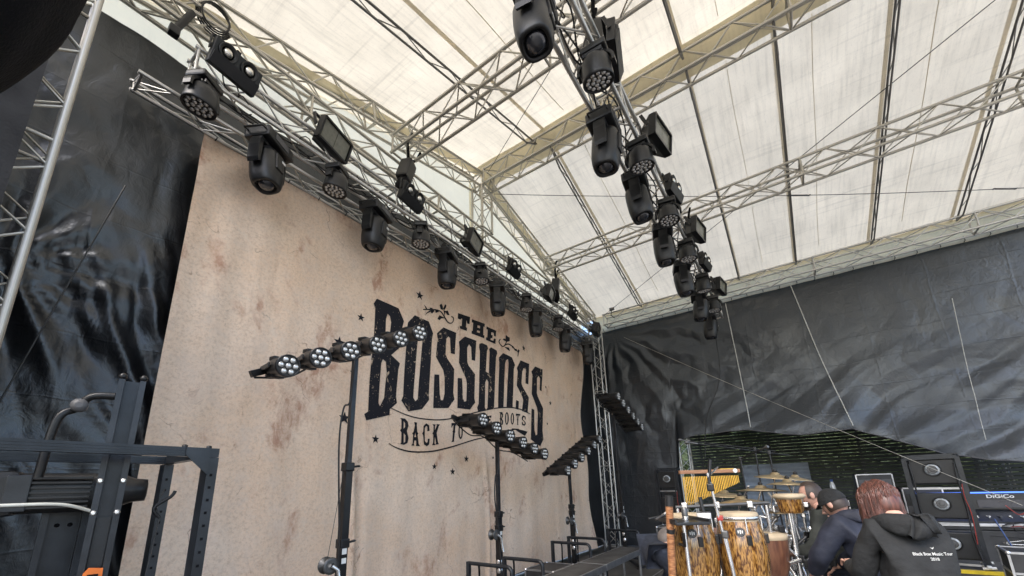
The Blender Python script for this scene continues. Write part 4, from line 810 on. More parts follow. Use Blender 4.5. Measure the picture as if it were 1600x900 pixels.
# ------------------------------------------------------------------ wires under the roof
def wire(label, a, b, r=0.006, sag=0.0, m='wire', name='steel_wire'):
    a = Vector(a); b = Vector(b)
    return tag(MB().path([a.lerp(b, t / 12) - Vector((0, 0, sag * 4 * (t / 12) * (1 - t / 12))) for t in range(13)], r, 5).build(name, m), label, 'wire')
wire('long steel wire crossing below the roof from gable peak to the right edge', (5.95, 4.40, 7.86), (11.15, -4.5, 7.0), 0.0065, 0.12)
for k, t in enumerate((0.60, 0.965)):
    p = Vector((5.95, 4.40, 7.86)).lerp(Vector((11.15, -4.5, 7.0)), t) - Vector((0, 0, 0.12 * 4 * t * (1 - t)))
    d = (Vector((11.15, -4.5, 7.0)) - Vector((5.95, 4.40, 7.86))).normalized()
    tb = thing('turnbuckle', ('turnbuckle in the middle of the long roof wire', 'turnbuckle at the right end of the long roof wire')[k], 'turnbuckle', p, 0, 'turnbuckles')
    MB().tube(-d * 0.16, d * 0.16, 0.016).build('sleeve', 'dark_steel', tb)
    for s in (-1, 1): MB().lathe([(0.012, -0.012), (0.03, 0), (0.012, 0.012)], 10, d * s * 0.19).build('eye', 'dark_steel', tb)
wire('dark diagonal bracing wire from the far corner up to the top right', (11.1, 4.07, 6.75), (7.14, -3.26, 7.92), 0.007)
wire('thin black wire from the gable peak up towards the camera', (5.72, 4.40, 8.22), (4.30, 1.96, 7.9), 0.006)
wire('pale guy wire slanting across the right tarpaulin down to the desk', (10.95, 3.50, 5.83), (9.05, -2.55, 1.23), 0.0042, 0.05, 'roof_aluminium')
wire('thin black cord hanging across the glossy left tarpaulin', (0.54, 4.40, 4.35), (0.19, 4.38, 2.30), 0.006)
cable('drop_cable', 'black cable hanging from the far end of the mid-stage truss', [(10.32, 1.08, 5.0), (10.33, 1.10, 4.3), (10.32, 1.22, 3.8), (10.3, 1.55, 3.1), (10.3, 1.7, 2.2)], 0.010, 'cable_black')
rt = thing('ratchet_strap', 'ratchet on the diagonal wire at the far upper corner', 'strap', (10.95, 3.78, 6.80))
MB().box((0, 0, 0), (0.07, 0.14, 0.08), bev=0.01).build('ratchet', 'dark_steel', rt); MB().path([(0, 0, 0), (0.02, 0.05, -0.18), (0.0, -0.06, -0.3)], 0.012, 5).build('loose_tail', 'drape_black', rt)
bk = thing('half_coupler_spigot', 'short black spigot clamped upright near the upper left truss end', 'clamp', (0.62, 4.45, 6.33))
MB().tube((0, 0, -0.05), (0.10, -0.03, 0.30), 0.032, n=10).build('tube', 'black_metal', bk); MB().box((0, 0, -0.05), (0.09, 0.09, 0.10), bev=0.015).build('coupler', 'black_metal', bk)
cl = thing('cable_coil', 'coil of black cable hung on the upper left roof truss', 'cable', (0.92, 4.50, 6.86))
for k in range(4):
    MB().path([((0.13 + 0.012 * k) * math.cos(a), -0.03 + 0.02 * k, (0.17 + 0.01 * k) * math.sin(a)) for a in [2 * PI * q / 20 for q in range(21)]], 0.010, 6).build('coil_turn', 'cable_black', cl)

# ================================================================== LED BARS ON WINCH STANDS
def make_par_head(parent, loc, rot, lens_mesh, meshes):
    h = link('par_head', meshes[0], parent); h.location = loc; h.rotation_euler = rot; h.scale = (1.18, 1.0, 1.18)
    for x, y in glow_lens(1):
        o = link('lens', lens_mesh, h); o.location = (x * 0.050, -0.378, y * 0.050)
    return h
_RX = Matrix.Rotation(PI / 2, 3, 'X')
_ph = MB().lathe([(0.03, -0.02), (0.060, -0.01), (0.062, 0.10), (0.072, 0.12), (0.074, 0.30), (0.082, 0.33), (0.083, 0.385), (0.075, 0.385), (0.073, 0.37)], 20, (0, 0, 0), _RX)
for k in range(7): _ph.box((0, -0.02 - k * 0.022, 0.066), (0.09, 0.008, 0.03)).box((0, -0.02 - k * 0.022, -0.066), (0.09, 0.008, 0.03))
_ph.box((0, 0.03, 0), (0.07, 0.06, 0.10), bev=0.008)
for sx in (-1, 1): _ph.bar((sx * 0.084, -0.20, 0.0), (sx * 0.075, 0.05, -0.02), 0.010, 0.035)
PH = [_ph.mesh('par_head', 'black_plastic')]
_ls = MB(); dome(_ls, (0, 0, 0), 0.0205, (0, -1, 0), 10); LENS = _ls.mesh('lens', 'lens_white')

def led_bar(label, a, b, yaw, pitch):
    """a, b: ends of the bar (X, Y, Z)"""
    a = Vector(a); b = Vector(b); d = b - a
    t = thing('led_par_bar', label, 'light bar', a, 0, 'tilted bars of six lights')
    MB().bar((0, 0.05, 0) , Vector((0, 0.05, 0)) + d, 0.045, 0.06).build('bar', 'black_metal', t)
    n = 6; tilt = -math.atan2(d.z, d.x)
    for i in range(n):
        p = d * ((i + 0.55) / (n + 0.1))
        make_par_head(t, p, (pitch + 0.03 * math.sin(i * 7), 0, yaw + 0.04 * math.sin(i * 5)), LENS, PH)
        MB().box(p + Vector((0, 0.06, -0.05)), (0.06, 0.06, 0.05), bev=0.01).build('clamp', 'black_metal', t)
    MB().path(catmull([d * 0.02 + Vector((0, 0.06, -0.04)), d * 0.2 + Vector((0, 0.08, -0.12)), d * 0.36 + Vector((0, 0.07, -0.05)), d * 0.55 + Vector((0, 0.08, -0.13)), d * 0.75 + Vector((0, 0.08, -0.06)), d * 0.97 + Vector((0, 0.06, -0.09))], 5), 0.010, 5).build('power_cable', 'cable_black', t)
    return t
def winch_stand(label, x, y, ztop, zcol, zcol2):
    t = thing('winch_stand', label, 'light stand', (x, y, 0), 0, 'winch stands behind the risers')
    MB().bar((0, 0, zcol - 0.1), (0, 0, ztop), 0.05, 0.05).build('upper_mast', 'rack_paint', t)
    low = MB().bar((0, 0, 0.12), (0, 0, zcol), 0.075, 0.075).build('lower_mast', 'black_metal', t)
    MB().box((0.0, -0.039, zcol2 - 0.05), (0.05, 0.004, 0.10)).box((0, -0.039, zcol2 - 0.16), (0.05, 0.004, 0.05)).build('sticker', 'paper_white', low)
    for z in (zcol, zcol2): 
        c = MB().box((0, 0, z), (0.10, 0.10, 0.09), bev=0.012).build('collar', 'black_metal', t)
        MB().tube((0.05, 0, z), (0.12, 0, z + 0.01), 0.012).lathe([(0.01, -0.012), (0.026, 0), (0.01, 0.012)], 10, (0.125, 0, z + 0.01)).build('lock_pin', 'black_plastic', c)
    w = MB().lathe([(0.05, -0.05), (0.078, -0.05), (0.078, -0.042), (0.035, -0.036), (0.035, 0.036), (0.078, 0.042), (0.078, 0.05), (0.05, 0.05)], 18, (-0.15, -0.02, 1.02), Matrix.Rotation(PI / 2, 3, 'X')).build('winch_drum', 'dark_steel', t)
    MB().bar((-0.15, -0.06, 1.02), (-0.05, -0.02, 0.98), 0.04, 0.05).build('winch_bracket', 'black_metal', t)
    MB().path([(-0.15, -0.09, 1.02), (-0.10, -0.11, 0.98), (-0.06, -0.11, 0.80), (-0.055, -0.12, 0.78)], 0.017, 8).build('crank_handle', 'chrome', w)
    MB().tube((-0.15, 0, 1.08), (-0.04, 0, zcol), 0.003, n=5).build('winch_rope', 'wire', t)
    MB().lathe([(0.03, -0.05), (0.045, -0.02), (0.045, 0.03), (0.02, 0.06)], 12, (0.0, 0, 0.62)).lathe([(0.03, -0.05), (0.045, -0.02), (0.045, 0.03), (0.02, 0.06)], 12, (0.0, -0.01, 0.50)).build('connector_pair', 'chrome', t)
    for k in range(4):
        a = PI / 4 + k * PI / 2; d = Vector((math.cos(a), math.sin(a), 0))
        lg = MB().bar(d * 0.03 + Vector((0, 0, 0.14)), d * 0.55 + Vector((0, 0, 0.05)), 0.045, 0.045).build('leg', 'black_metal', t)
        MB().lathe([(0.05, 0.0), (0.05, 0.02), (0.015, 0.03), (0.015, 0.08)], 12, d * 0.56).build('foot', 'black_rubber', lg)
    MB().path(catmull([(-0.03, -0.04, ztop - 0.05), (-0.06, -0.05, ztop - 0.5), (-0.13, -0.05, (ztop + zcol) / 2), (-0.15, -0.05, zcol + 0.2), (-0.07, -0.05, zcol2), (-0.04, -0.06, 0.4)], 6), 0.010, 6).build('supply_cable', 'cable_black', t)
    MB().lathe([(0.012, 0), (0.03, 0.01), (0.03, 0.04), (0.012, 0.06)], 12, (0.0, 0, ztop - 0.01)).build('spigot', 'chrome', t)
led_bar('nearest tilted bar of six lights, rising to the right, before the big B', (1.50, 3.80, 2.74), (3.30, 3.80, 3.66), -0.12, 0.16)
winch_stand('leftmost winch stand carrying the nearest light bar', 2.52, 3.84, 3.14, 1.95, 1.20)
led_bar('second light bar, falling to the right over the words on the ribbon', (4.10, 3.80, 2.68), (6.10, 3.80, 2.20), -0.02, 0.08)
winch_stand('second winch stand from the left, before the middle of the banner', 5.13, 3.84, 2.42, 1.30, 1.10)
led_bar('third light bar, rising to the right at the banner edge', (6.55, 3.80, 1.90), (8.50, 3.80, 2.74), 0.02, 0.05)
winch_stand('third winch stand, close to the right edge of the banner', 7.58, 3.84, 2.32, 1.28, 1.16)
led_bar('farthest light bar, falling to the right beside the corner tower', (8.20, 3.30, 3.62), (10.0, 3.30, 2.98), 0.0, 0.05)
winch_stand('farthest winch stand, to the right of the corner tower', 9.05, 3.34, 3.28, 1.95, 1.25)

# ================================================================== NEAR LEFT: TRANSPORT DOLLY WITH A FIXTURE
dl = thing('lighting_dolly', 'black steel frame dolly at the lower left with drilled posts', 'dolly', (0.0, 2.40, 0))
T = 0.044
for y in (0.02, 0.66):
    fr = MB().bar((-0.55, y, 1.91), (0.84, y, 1.91), T, T)
    for k in (-1, 0, 1): fr.bar((-0.55, y - T / 2 - 0.0015, 1.91 + k * 0.012), (0.79, y - T / 2 - 0.0015, 1.91 + k * 0.012), 0.003, 0.004)
    fr.build('top_rail', 'rack_paint', dl)
    for x in (-0.53, 0.82):
        ps = MB().bar((x, y + 0.02, 0.10), (x, y + 0.02, 1.886), T, 0.085, up=(0, 1, 0)).build('post', 'rack_paint', dl)
        if x > 0:
            hs = MB()
            for k in range(26): hs.box((x - 0.002, y - T / 2 - 0.002, 1.80 - k * 0.06), (0.010, 0.004, 0.012))
            hs.build('drill_hole', 'drape_black', ps)
MB().bar((0.82, 0.045, 1.912), (0.82, 0.635, 1.912), T, T).build('end_rail', 'rack_paint', dl)
MB().bar((-0.53, 0.045, 1.912), (-0.53, 0.635, 1.912), T, T).build('end_rail', 'rack_paint', dl)
gus = MB(); gus.prism([(0.70, 1.895), (0.80, 1.80), (0.80, 1.93), (0.70, 1.93)], -0.010, -0.004); gus.build('corner_gusset', 'rack_paint', dl)
for x, y in ((0.70, 0.02), (0.80, 0.02), (0.84, 0.3), (0.82, 0.64)): MB().lathe([(0.012, 0), (0.012, 0.008), (0.006, 0.012)], 8, (x, y, 1.934)).build('bolt', 'black_metal', dl)
for y in (0.02, 0.66): MB().bar((-0.55, y, 0.12), (0.84, y, 0.12), 0.06, 0.06).build('bottom_rail', 'rack_paint', dl)
for x in (-0.53, 0.82):
    for y in (0.02, 0.66): MB().lathe([(0.03, -0.02), (0.045, -0.015), (0.045, 0.015), (0.03, 0.02)], 14, (x, y, 0.045), Matrix.Rotation(PI / 2, 3, 'X')).build('castor', 'black_rubber', dl)
# tall channel column that stands in the dolly
col = thing('channel_column', 'tall black aluminium channel post standing inside the near dolly', 'post', (0.505, 2.62, 0.0), -0.2)
MB().bar((0, 0.02, 0.05), (0, 0.02, 2.26), 0.055, 0.012, up=(0, 1, 0)).build('web', 'rack_paint', col)
for sx in (-1, 1): MB().bar((sx * 0.038, 0, 0.05), (sx * 0.038, 0, 2.26), 0.022, 0.06, up=(0, 1, 0)).build('flange', 'rack_paint', col)
MB().box((0, 0.004, 0.82), (0.046, 0.014, 1.60)).build('inner_slide', 'black_plastic', col)
for sx in (-1, 1):
    for z in (2.265,): MB().lathe([(0.008, 0), (0.016, 0.008), (0.016, 0.02), (0.006, 0.03)], 8, (sx * 0.038, 0, z)).build('bolt', 'black_metal', col)
    for z in (1.78, 1.64, 0.9): MB().lathe([(0.012, -0.006), (0.012, 0.0), (0.006, 0.004)], 8, (sx * 0.038, -0.031, z), Matrix.Rotation(PI / 2, 3, 'X')).build('screw', 'chrome', col)
hd_ = MB().prism([(-0.030, 1.20), (0.030, 1.20), (0.034, 1.30), (0.030, 1.405), (-0.016, 1.412), (-0.030, 1.39)], -0.046, -0.032).build('latch_handle', 'orange', col)
MB().prism([(-0.016, 1.345), (0.018, 1.345), (0.018, 1.385), (-0.016, 1.385)], -0.049, -0.0465).build('latch_slot', 'drape_black', hd_)
MB().path(catmull([(-0.05, 0.02, 2.18), (-0.13, 0.03, 2.17), (-0.17, 0.04, 2.11), (-0.22, 0.03, 2.05), (-0.235, 0.05, 1.8)], 5), [0.017] * 21, 8).build('hinge_arm', 'black_metal', col)
MB().lathe([(0.012, -0.02), (0.03, -0.015), (0.03, 0.015), (0.012, 0.02)], 12, (-0.16, 0.0, 2.12), Matrix.Rotation(PI / 2, 3, 'X')).build('pivot', 'grey_plastic', col)
c2 = thing('channel_column', 'second shorter black channel post left of the tall one', 'post', (0.44, 3.02, 0.0), -0.1)
MB().bar((0, 0.02, 0.05), (0, 0.02, 1.72), 0.11, 0.012, up=(0, 1, 0)).build('web', 'rack_paint', c2)
for sx in (-1, 1): MB().bar((sx * 0.068, 0, 0.05), (sx * 0.068, 0, 1.72), 0.024, 0.07, up=(0, 1, 0)).build('flange', 'rack_paint', c2)
for sx in (-1, 1): MB().lathe([(0.010, -0.006), (0.010, 0.0), (0.005, 0.004)], 8, (sx * 0.022, 0.012, 1.58), Matrix.Rotation(PI / 2, 3, 'X')).build('screw', 'drape_black', c2)
MB().tube((0.085, -0.02, 1.0), (0.085, -0.02, 1.72), 0.005).build('slide_rod', 'chrome', c2)
# the ribbed fixture lying in the dolly
fx = thing('dolly_fixture', 'ribbed black light fixture lying across the near dolly', 'stage light', (0.40, 2.93, 1.735), -0.25)
RY = Matrix.Rotation(PI / 2, 3, 'Y')
MB().lathe([(0.05, -0.24), (0.085, -0.235), (0.092, -0.12), (0.092, 0.10), (0.085, 0.13)], 20, (0, 0, 0), RY, sq=0.6).build('body', 'black_plastic', fx)
rb = MB()
for k in range(7): rb.box((0.0, -0.096, -0.065 + k * 0.022), (0.20, 0.02, 0.009))
rb.build('cooling_fins', 'black_metal', fx)
MB().box((-0.19, 0, 0.0), (0.12, 0.20, 0.20), bev=0.03).build('end_cap', 'black_plastic', fx)
MB().box((-0.13, -0.105, 0.0), (0.075, 0.012, 0.16), bev=0.004).build('cover_plate', 'rack_paint', fx)
fan = MB().lathe([(0.075, 0.12), (0.082, 0.13), (0.082, 0.20), (0.06, 0.25), (0.055, 0.30), (0.03, 0.305)], 20, (0, 0, 0.005), RY).build('motor_hood', 'black_metal', fx)
sl = MB()
for k in range(9): a = PI * (0.75 + 0.08 * k); sl.box((0.165, 0.083 * math.sin(a) * -1 * -1, 0.005 + 0.083 * math.cos(a)), (0.05, 0.012, 0.007))
sl.build('vent_slot', 'drape_black', fan)
MB().path(catmull([(0.12, -0.10, -0.09), (0.02, -0.12, -0.055), (-0.12, -0.125, -0.05), (-0.22, -0.12, -0.055), (-0.3, -0.10, -0.085), (-0.42, -0.05, -0.10)], 6), 0.008, 6).build('white_cable', 'cable_white', fx)
MB().tube((-0.30, -0.11, -0.07), (-0.24, -0.118, -0.06), 0.018).build('cable_plug', 'chrome', fx)
MB().box((-0.23, -0.10, -0.14), (0.022, 0.022, 0.075), Matrix.Rotation(0.5, 3, 'Y'), 0.005).build('safety_hook', 'black_metal', fx)
sc = thing('safety_wire', 'thin safety wire with a hook dangling before the dolly post', 'wire', (0.715, 2.66, 1.60))
MB().path([(0, 0, 0.14), (-0.02, 0, 0.06), (0.0, 0, 0.0), (-0.02, 0.0, -0.33)], 0.0028, 5).build('rope', 'wire', sc); MB().path([(-0.02, 0, -0.33), (-0.035, 0, -0.36), (-0.02, 0, -0.38), (-0.005, 0, -0.36), (-0.02, 0, -0.33)], 0.004, 5).build('hook', 'chrome', sc)
MB().path(catmull([(0, 0, 0.0), (-0.03, 0, 0.05), (0.03, 0.0, 0.10), (0.045, 0, 0.13)], 4), 0.008, 5).build('loop', 'cable_black', sc)

# ================================================================== RISERS, HOOPS, CASES
def deck(label, x0, x1, y0, y1, z, group=None, mark=True):
    t = thing('stage_deck', label, 'stage deck', ((x0 + x1) / 2, (y0 + y1) / 2, 0), 0, group)
    w, d = x1 - x0, y1 - y0
    MB().box((0, 0, z - 0.012), (w - 0.05, d - 0.05, 0.024)).build('top_board', 'deck_black', t)
    for s in (-1, 1):
        MB().box((0, s * (d / 2 - 0.0125), z - 0.045), (w, 0.025, 0.09), bev=0.004).build('edge_profile', 'deck_edge', t)
        MB().box((s * (w / 2 - 0.0125), 0, z - 0.045), (0.025, d - 0.052, 0.086), bev=0.004).build('edge_profile', 'deck_edge', t)
    for sx in (-1, 1):
        for sy in (-1, 1): MB().tube((sx * (w / 2 - 0.07), sy * (d / 2 - 0.07), 0.0), (sx * (w / 2 - 0.07), sy * (d / 2 - 0.07), z - 0.05), 0.024).build('leg', 'deck_edge', t)
    return t
deck('near narrow black catwalk deck at the bottom centre', 3.95, 5.98, 2.52, 2.97, 0.55, 'catwalk decks')
deck('far narrow black catwalk deck ending beside the kneeling person', 6.0, 7.75, 2.52, 2.97, 0.55, 'catwalk decks')
deck('riser deck under the two congas', 3.05, 5.0, 0.12, 1.95, 0.40, 'percussion riser decks')
deck('riser deck under the drum hardware behind the congas', 5.02, 7.2, -0.30, 1.95, 0.40, 'percussion riser decks')
deck('far riser deck behind the man in the navy jacket', 7.22, 9.6, -0.30, 1.95, 0.40, 'percussion riser decks')

def hoop(label, x, y0, y1, z):
    t = thing('tube_hoop', label, 'rail', (x, (y0 + y1) / 2, 0), 0, 'black tube hoops around the winch stands')
    h = (y1 - y0) / 2; r = 0.07
    MB().path([(0, -h, 0.02), (0, -h, z - r)] + [(0, -h + r - r * math.cos(a), z - r + r * math.sin(a)) for a in [PI / 2 * k / 5 for k in range(1, 6)]] + [(0, h, z), ], 0.026, 8).build('bent_tube', 'rack_paint', t)
    MB().bar((0, h, 0.02), (0, h, z + 0.02), 0.048, 0.048).build('post', 'rack_paint', t)
    MB().path(catmull([(0, h * 0.5, z - 0.02), (0.01, h * 0.5, z - 0.12), (0.0, h * 0.52, 0.3)], 4), 0.014, 5).build('hanging_strap', 'drape_black', t)
    for y in (-h, h): MB().box((0, y, 0.010), (0.10, 0.10, 0.02)).build('foot_plate', 'rack_paint', t)
for lab, x, y0, y1 in (('nearest black hoop rail at the bottom, left of the second stand', 4.42, 3.12, 3.83), ('black hoop rail just behind the second winch stand', 4.95, 2.99, 3.62), ('black hoop rail left of the third winch stand', 6.65, 3.07, 3.79), ('black hoop rail around the third winch stand', 7.35, 3.10, 3.83), ('farthest black hoop rail at the corner tower', 8.85, 2.95, 3.62)):
    hoop(lab, x, y0, y1, 0.72)

def flight_case(label, loc, size, rz=0.0, lid=0.35, sticker=None):
    t = thing('flight_case', label, 'flight case', loc, rz)
    w, d, h = size; hl = h * lid
    MB().box((0, 0, (h - hl) / 2 + 0.03), (w, d, h - hl - 0.004), bev=0.006).build('body', 'case_black', t)
    MB().box((0, 0, h - hl / 2 + 0.03), (w, d, hl - 0.004), bev=0.006).build('lid', 'case_black', t)
    for z in (0.036, h - hl + 0.03, h + 0.026):
        for s in (-1, 1):
            MB().bar((-w / 2, s * (d / 2), z), (w / 2, s * (d / 2), z), 0.024, 0.026).build('edge_trim', 'deck_edge', t)
            MB().bar((s * (w / 2), -d / 2 + 0.014, z), (s * (w / 2), d / 2 - 0.014, z), 0.024, 0.024).build('edge_trim', 'deck_edge', t)
    for sx in (-1, 1):
        for sy in (-1, 1):
            MB().bar((sx * w / 2, sy * d / 2, 0.05), (sx * w / 2, sy * d / 2, h + 0.01), 0.022, 0.022).build('corner_trim', 'deck_edge', t)
            MB().lathe([(0.016, -0.018), (0.026, -0.006), (0.026, 0.010), (0.016, 0.022)], 10, (sx * w / 2, sy * d / 2, h + 0.022)).build('ball_corner', 'chrome', t)
    for s in (-0.3, 0.3): MB().box((s * w, -d / 2 - 0.008, h - hl + 0.03), (0.07, 0.012, 0.09), bev=0.004).build('latch', 'chrome', t)
    if sticker: MB().box((w * 0.18, -0.05 * d, h + 0.0405), (0.10, 0.06, 0.002)).box((w * 0.18, -0.05 * d - 0.05, h + 0.0405), (0.04, 0.05, 0.002)).build('sticker', 'paper_white', t)
    return t
flight_case('grey topped flight case between the hoop rails at the bottom', (6.05, 3.52, 0.0), (0.66, 0.50, 0.40))
flight_case('dark flight case with metal edges at the lower right corner', (7.62, -2.36, 0.0), (0.55, 0.95, 0.76), -0.12, 0.3, True)
flight_case('black case behind the crouching person under the tarpaulin', (9.4, 2.35, 0.0), (0.5, 0.6, 0.75))

# ================================================================== PERCUSSION
def make_conga(label, loc, rz):
    t = thing('conga_drum', label, 'conga', loc, rz, 'congas')
    prof = [(0.118, 0.0), (0.122, 0.03), (0.140, 0.12), (0.162, 0.25), (0.180, 0.38), (0.186, 0.47), (0.184, 0.55), (0.172, 0.64), (0.155, 0.71), (0.148, 0.75)]
    sh = MB().lathe(prof, 40).build('shell', 'conga_wood', t)
    MB().lathe([(0.150, 0.745), (0.158, 0.742), (0.162, 0.755), (0.158, 0.768), (0.148, 0.765)], 32).build('rim', 'chrome', t)
    MB().lathe([(0.147, 0.70), (0.151, 0.705), (0.1535, 0.78), (0.145, 0.795), (0.08, 0.80), (0.004, 0.801)], 32).build('drum_head', 'drum_skin', t)
    for k in range(5):
        a = 2 * PI * k / 5 + 0.3; d = Vector((math.cos(a), math.sin(a), 0))
        lg = MB().tube(d * 0.166 + Vector((0, 0, 0.58)), d * 0.164 + Vector((0, 0, 0.755)), 0.006).build('tuning_lug', 'chrome', t)
        MB().box(d * 0.182 + Vector((0, 0, 0.595)), (0.035, 0.035, 0.075), Matrix.Rotation(a, 3, 'Z'), 0.008).build('lug_plate', 'black_metal', lg)
    for k in range(3):
        a = 2 * PI * k / 3 + 0.95; d = Vector((math.cos(a), math.sin(a), 0)); R2 = Matrix.Rotation(a, 3, 'Z')
        MB().path([d * 0.150 + Vector((0, 0, 0.10)), d * 0.172 + Vector((0, 0, 0.17)), d * 0.188 + Vector((0, 0, 0.30))], [0.018, 0.020, 0.016], 8).build('rubber_bumper', 'black_rubber', t)
    R3 = Matrix.Rotation(PI / 2, 3, 'Y')
    bd = MB().lathe([(0.034, 0.0), (0.034, 0.004), (0.030, 0.005)], 20, (0.170, 0, 0.655), Matrix.Rotation(PI / 2 - 0.17, 3, 'Y')).build('badge', 'black_plastic', t)
    em = MB()
    for k in range(3): em.box((0.1775, -0.014 + k * 0.014, 0.657), (0.003, 0.007, 0.020 + 0.008 * (k == 1)), Matrix.Rotation(-0.17, 3, 'Y'))
    em.build('badge_mark', 'paper_white', bd)
    # stand
    for k in range(3):
        a = 2 * PI * k / 3; d = Vector((math.cos(a), math.sin(a), 0))
        MB().path([d * 0.135 + Vector((0, 0, 0.12)), d * 0.15 + Vector((0, 0, -0.02)), d * 0.24 + Vector((0, 0, -0.235))], 0.010, 6).build('stand_leg', 'chrome', t)
    MB().lathe([(0.128, 0.02), (0.140, 0.02), (0.140, 0.035), (0.128, 0.035)], 24).build('stand_ring', 'chrome', t)
    return t
make_conga('left conga with mottled golden wood shell, behind the percussion tray', (3.72, 0.80, 0.645), -2.9)
make_conga('right conga with mottled golden wood shell, beside the chrome stand', (3.94, 0.47, 0.645), -3.0)
dj = thing('djembe_drum', 'dark reddish wooden goblet drum behind the right conga', 'drum', (4.46, 0.33, 0.40))
MB().lathe([(0.13, 0.0), (0.135, 0.03), (0.10, 0.20), (0.085, 0.33), (0.10, 0.42), (0.145, 0.55), (0.165, 0.70), (0.166, 0.80)], 28).build('shell', 'djembe_wood', dj)
MB().lathe([(0.168, 0.78), (0.172, 0.79), (0.170, 0.825), (0.10, 0.835), (0.004, 0.836)], 28).build('drum_head', 'drum_skin', dj)
MB().lathe([(0.096, 0.405), (0.108, 0.41), (0.108, 0.43), (0.098, 0.435)], 24).build('rope_ring', 'dark_steel', dj)

# percussion tray on a stand, with small instruments lying on it
tr = thing('percussion_tray', 'black tray table in front of the left conga holding small instruments', 'tray', (3.36, 0.77, 0.40), -0.97 + PI / 2)
MB().box((0, 0, 1.005), (0.36, 0.24, 0.020), bev=0.005).build('tray_top', 'black_plastic', tr)
for s in (-1, 1):
    MB().bar((-0.18, s * 0.122, 1.02), (0.18, s * 0.122, 1.02), 0.012, 0.03).build('tray_rim', 'black_plastic', tr)
MB().tube((0, 0, 0.25), (0, 0, 0.995), 0.013).build('pole', 'chrome', tr)
for k in range(3): a = 2 * PI * k / 3; MB().tube((0, 0, 0.35), (0.26 * math.cos(a), 0.26 * math.sin(a), 0.01), 0.009).build('leg', 'chrome', tr)
for z in (0.93,): MB().path([(-0.05, 0.03, z), (-0.05, 0.03, z - 0.09), (0.05, 0.03, z - 0.09)], 0.012, 6).build('clamp', 'black_metal', tr)
pd = thing('practice_pad', 'round pale grey pad at the right end of the percussion tray', 'drum pad', (3.50, 0.645, 1.418))
MB().lathe([(0.048, 0), (0.050, 0.005), (0.050, 0.045), (0.045, 0.05), (0.002, 0.05)], 20).build('pad', 'grey_plastic', pd); MB().tube((0, 0, 0.05), (0.0, 0.012, 0.16), 0.014).build('grip', 'black_plastic', pd); MB().lathe([(0.0495, 0.0), (0.0515, 0.004), (0.0515, 0.040), (0.0495, 0.044)], 20).build('rim', 'paper_white', pd)
sk = thing('shaker', 'small upright dark shaker standing on the tray', 'shaker', (3.375, 0.755, 1.418))
MB().lathe([(0.018, 0), (0.022, 0.01), (0.022, 0.08), (0.016, 0.09)], 14).build('tube', 'dark_steel', sk); MB().lathe([(0.0225, 0.0), (0.0228, 0.02), (0.0225, 0.025)], 14).build('base_ring', 'chrome', sk)
ml = thing('beater', 'silver and black beaters lying on the left of the tray', 'beater', (3.30, 0.90, 1.43))
MB().tube((-0.07, 0.09, 0), (0.06, -0.06, 0.03), 0.010).build('grip', 'black_plastic', ml); MB().tube((0.0, 0.0, 0.02), (0.05, -0.06, 0.07), 0.012).build('metal_head', 'chrome', ml); MB().tube((-0.09, 0.03, 0.0), (0.02, -0.02, 0.035), 0.008).build('grip', 'dark_steel', ml)
dg = thing('rain_stick', 'long upright reddish bamboo tube left of the congas', 'rain stick', (3.34, 0.93, 0.40))
MB().path([(0.0, 0, 0.0), (-0.03, -0.03, 0.4), (-0.09, -0.10, 1.13)], 0.027, 14).build('tube', 'bamboo', dg); MB().path([(-0.0905, -0.1005, 1.125), (-0.096, -0.108, 1.20)], 0.0295, 14).build('end_cap', 'black_plastic', dg)
for t_ in (0.45, 0.93): MB().path([(-0.04 - 0.06 * (t_ - .4), -0.045 - 0.07 * (t_ - .4), t_), (-0.045 - 0.06 * (t_ - .4), -0.05 - 0.07 * (t_ - .4), t_ + 0.03)], 0.030, 14).build('binding', 'black_plastic', dg)

# bar chimes
bc = thing('bar_chimes', 'row of golden hanging chime tubes under a reddish wooden bar', 'bar chimes', (4.33, 0.97, 1.79), math.atan2(0.47 - 0.97, 4.68 - 4.33))
LB = 0.60
br_ = MB().box((LB / 2, 0, 0), (LB, 0.045, 0.035), bev=0.004).build('wooden_bar', 'wood_bar', bc)
MB().lathe([(0.022, 0), (0.022, 0.003), (0.018, 0.004)], 16, (LB - 0.05, -0.0225, 0.0), Matrix.Rotation(PI / 2, 3, 'X')).build('badge', 'paper_white', br_)
MB().box((LB - 0.13, 0.0, 0.021), (0.14, 0.044, 0.006)).build('brass_plate', 'gold_tube', br_)
nch = 34
for k in range(nch):
    x = 0.03 + (LB - 0.05) * k / (nch - 1); ln_ = 0.285 - 0.215 * k / (nch - 1)
    o = bar_obj('chime_tube', (x, 0, -0.045), (x + 0.004, 0.003 * math.sin(k), -0.045 - ln_), 0.0052, 'gold_tube', bc)
st_ = thing('chime_stand', 'chrome stand with boom clamp holding the bar chimes', 'stand', (3.62, 0.50, 0.40))
MB().tube((0, 0, 0.45), (-0.10, 0.08, 1.36), 0.010).build('pole', 'chrome', st_); MB().tube((0.03, -0.02, 0.02), (-0.04, 0.03, 0.9), 0.0135).build('lower_pole', 'chrome', st_)
MB().box((-0.09, 0.075, 1.25), (0.05, 0.05, 0.06), bev=0.012).build('clamp', 'black_metal', st_)
MB().box((-0.04, 0.03, 0.90), (0.045, 0.045, 0.06), bev=0.012).build('clamp', 'dark_steel', st_)
MB().box((-0.055, 0.042, 1.02), (0.035, 0.04, 0.04), bev=0.009).build('clamp', 'cable_red', st_)
MB().tube((-0.10, 0.08, 1.33), (0.60, 0.10, 1.42), 0.008).build('boom_arm', 'chrome', st_)
MB().tube((-0.10, 0.08, 1.28), (-0.08, 0.05, 1.46), 0.013).build('boom_grip', 'black_metal', st_)
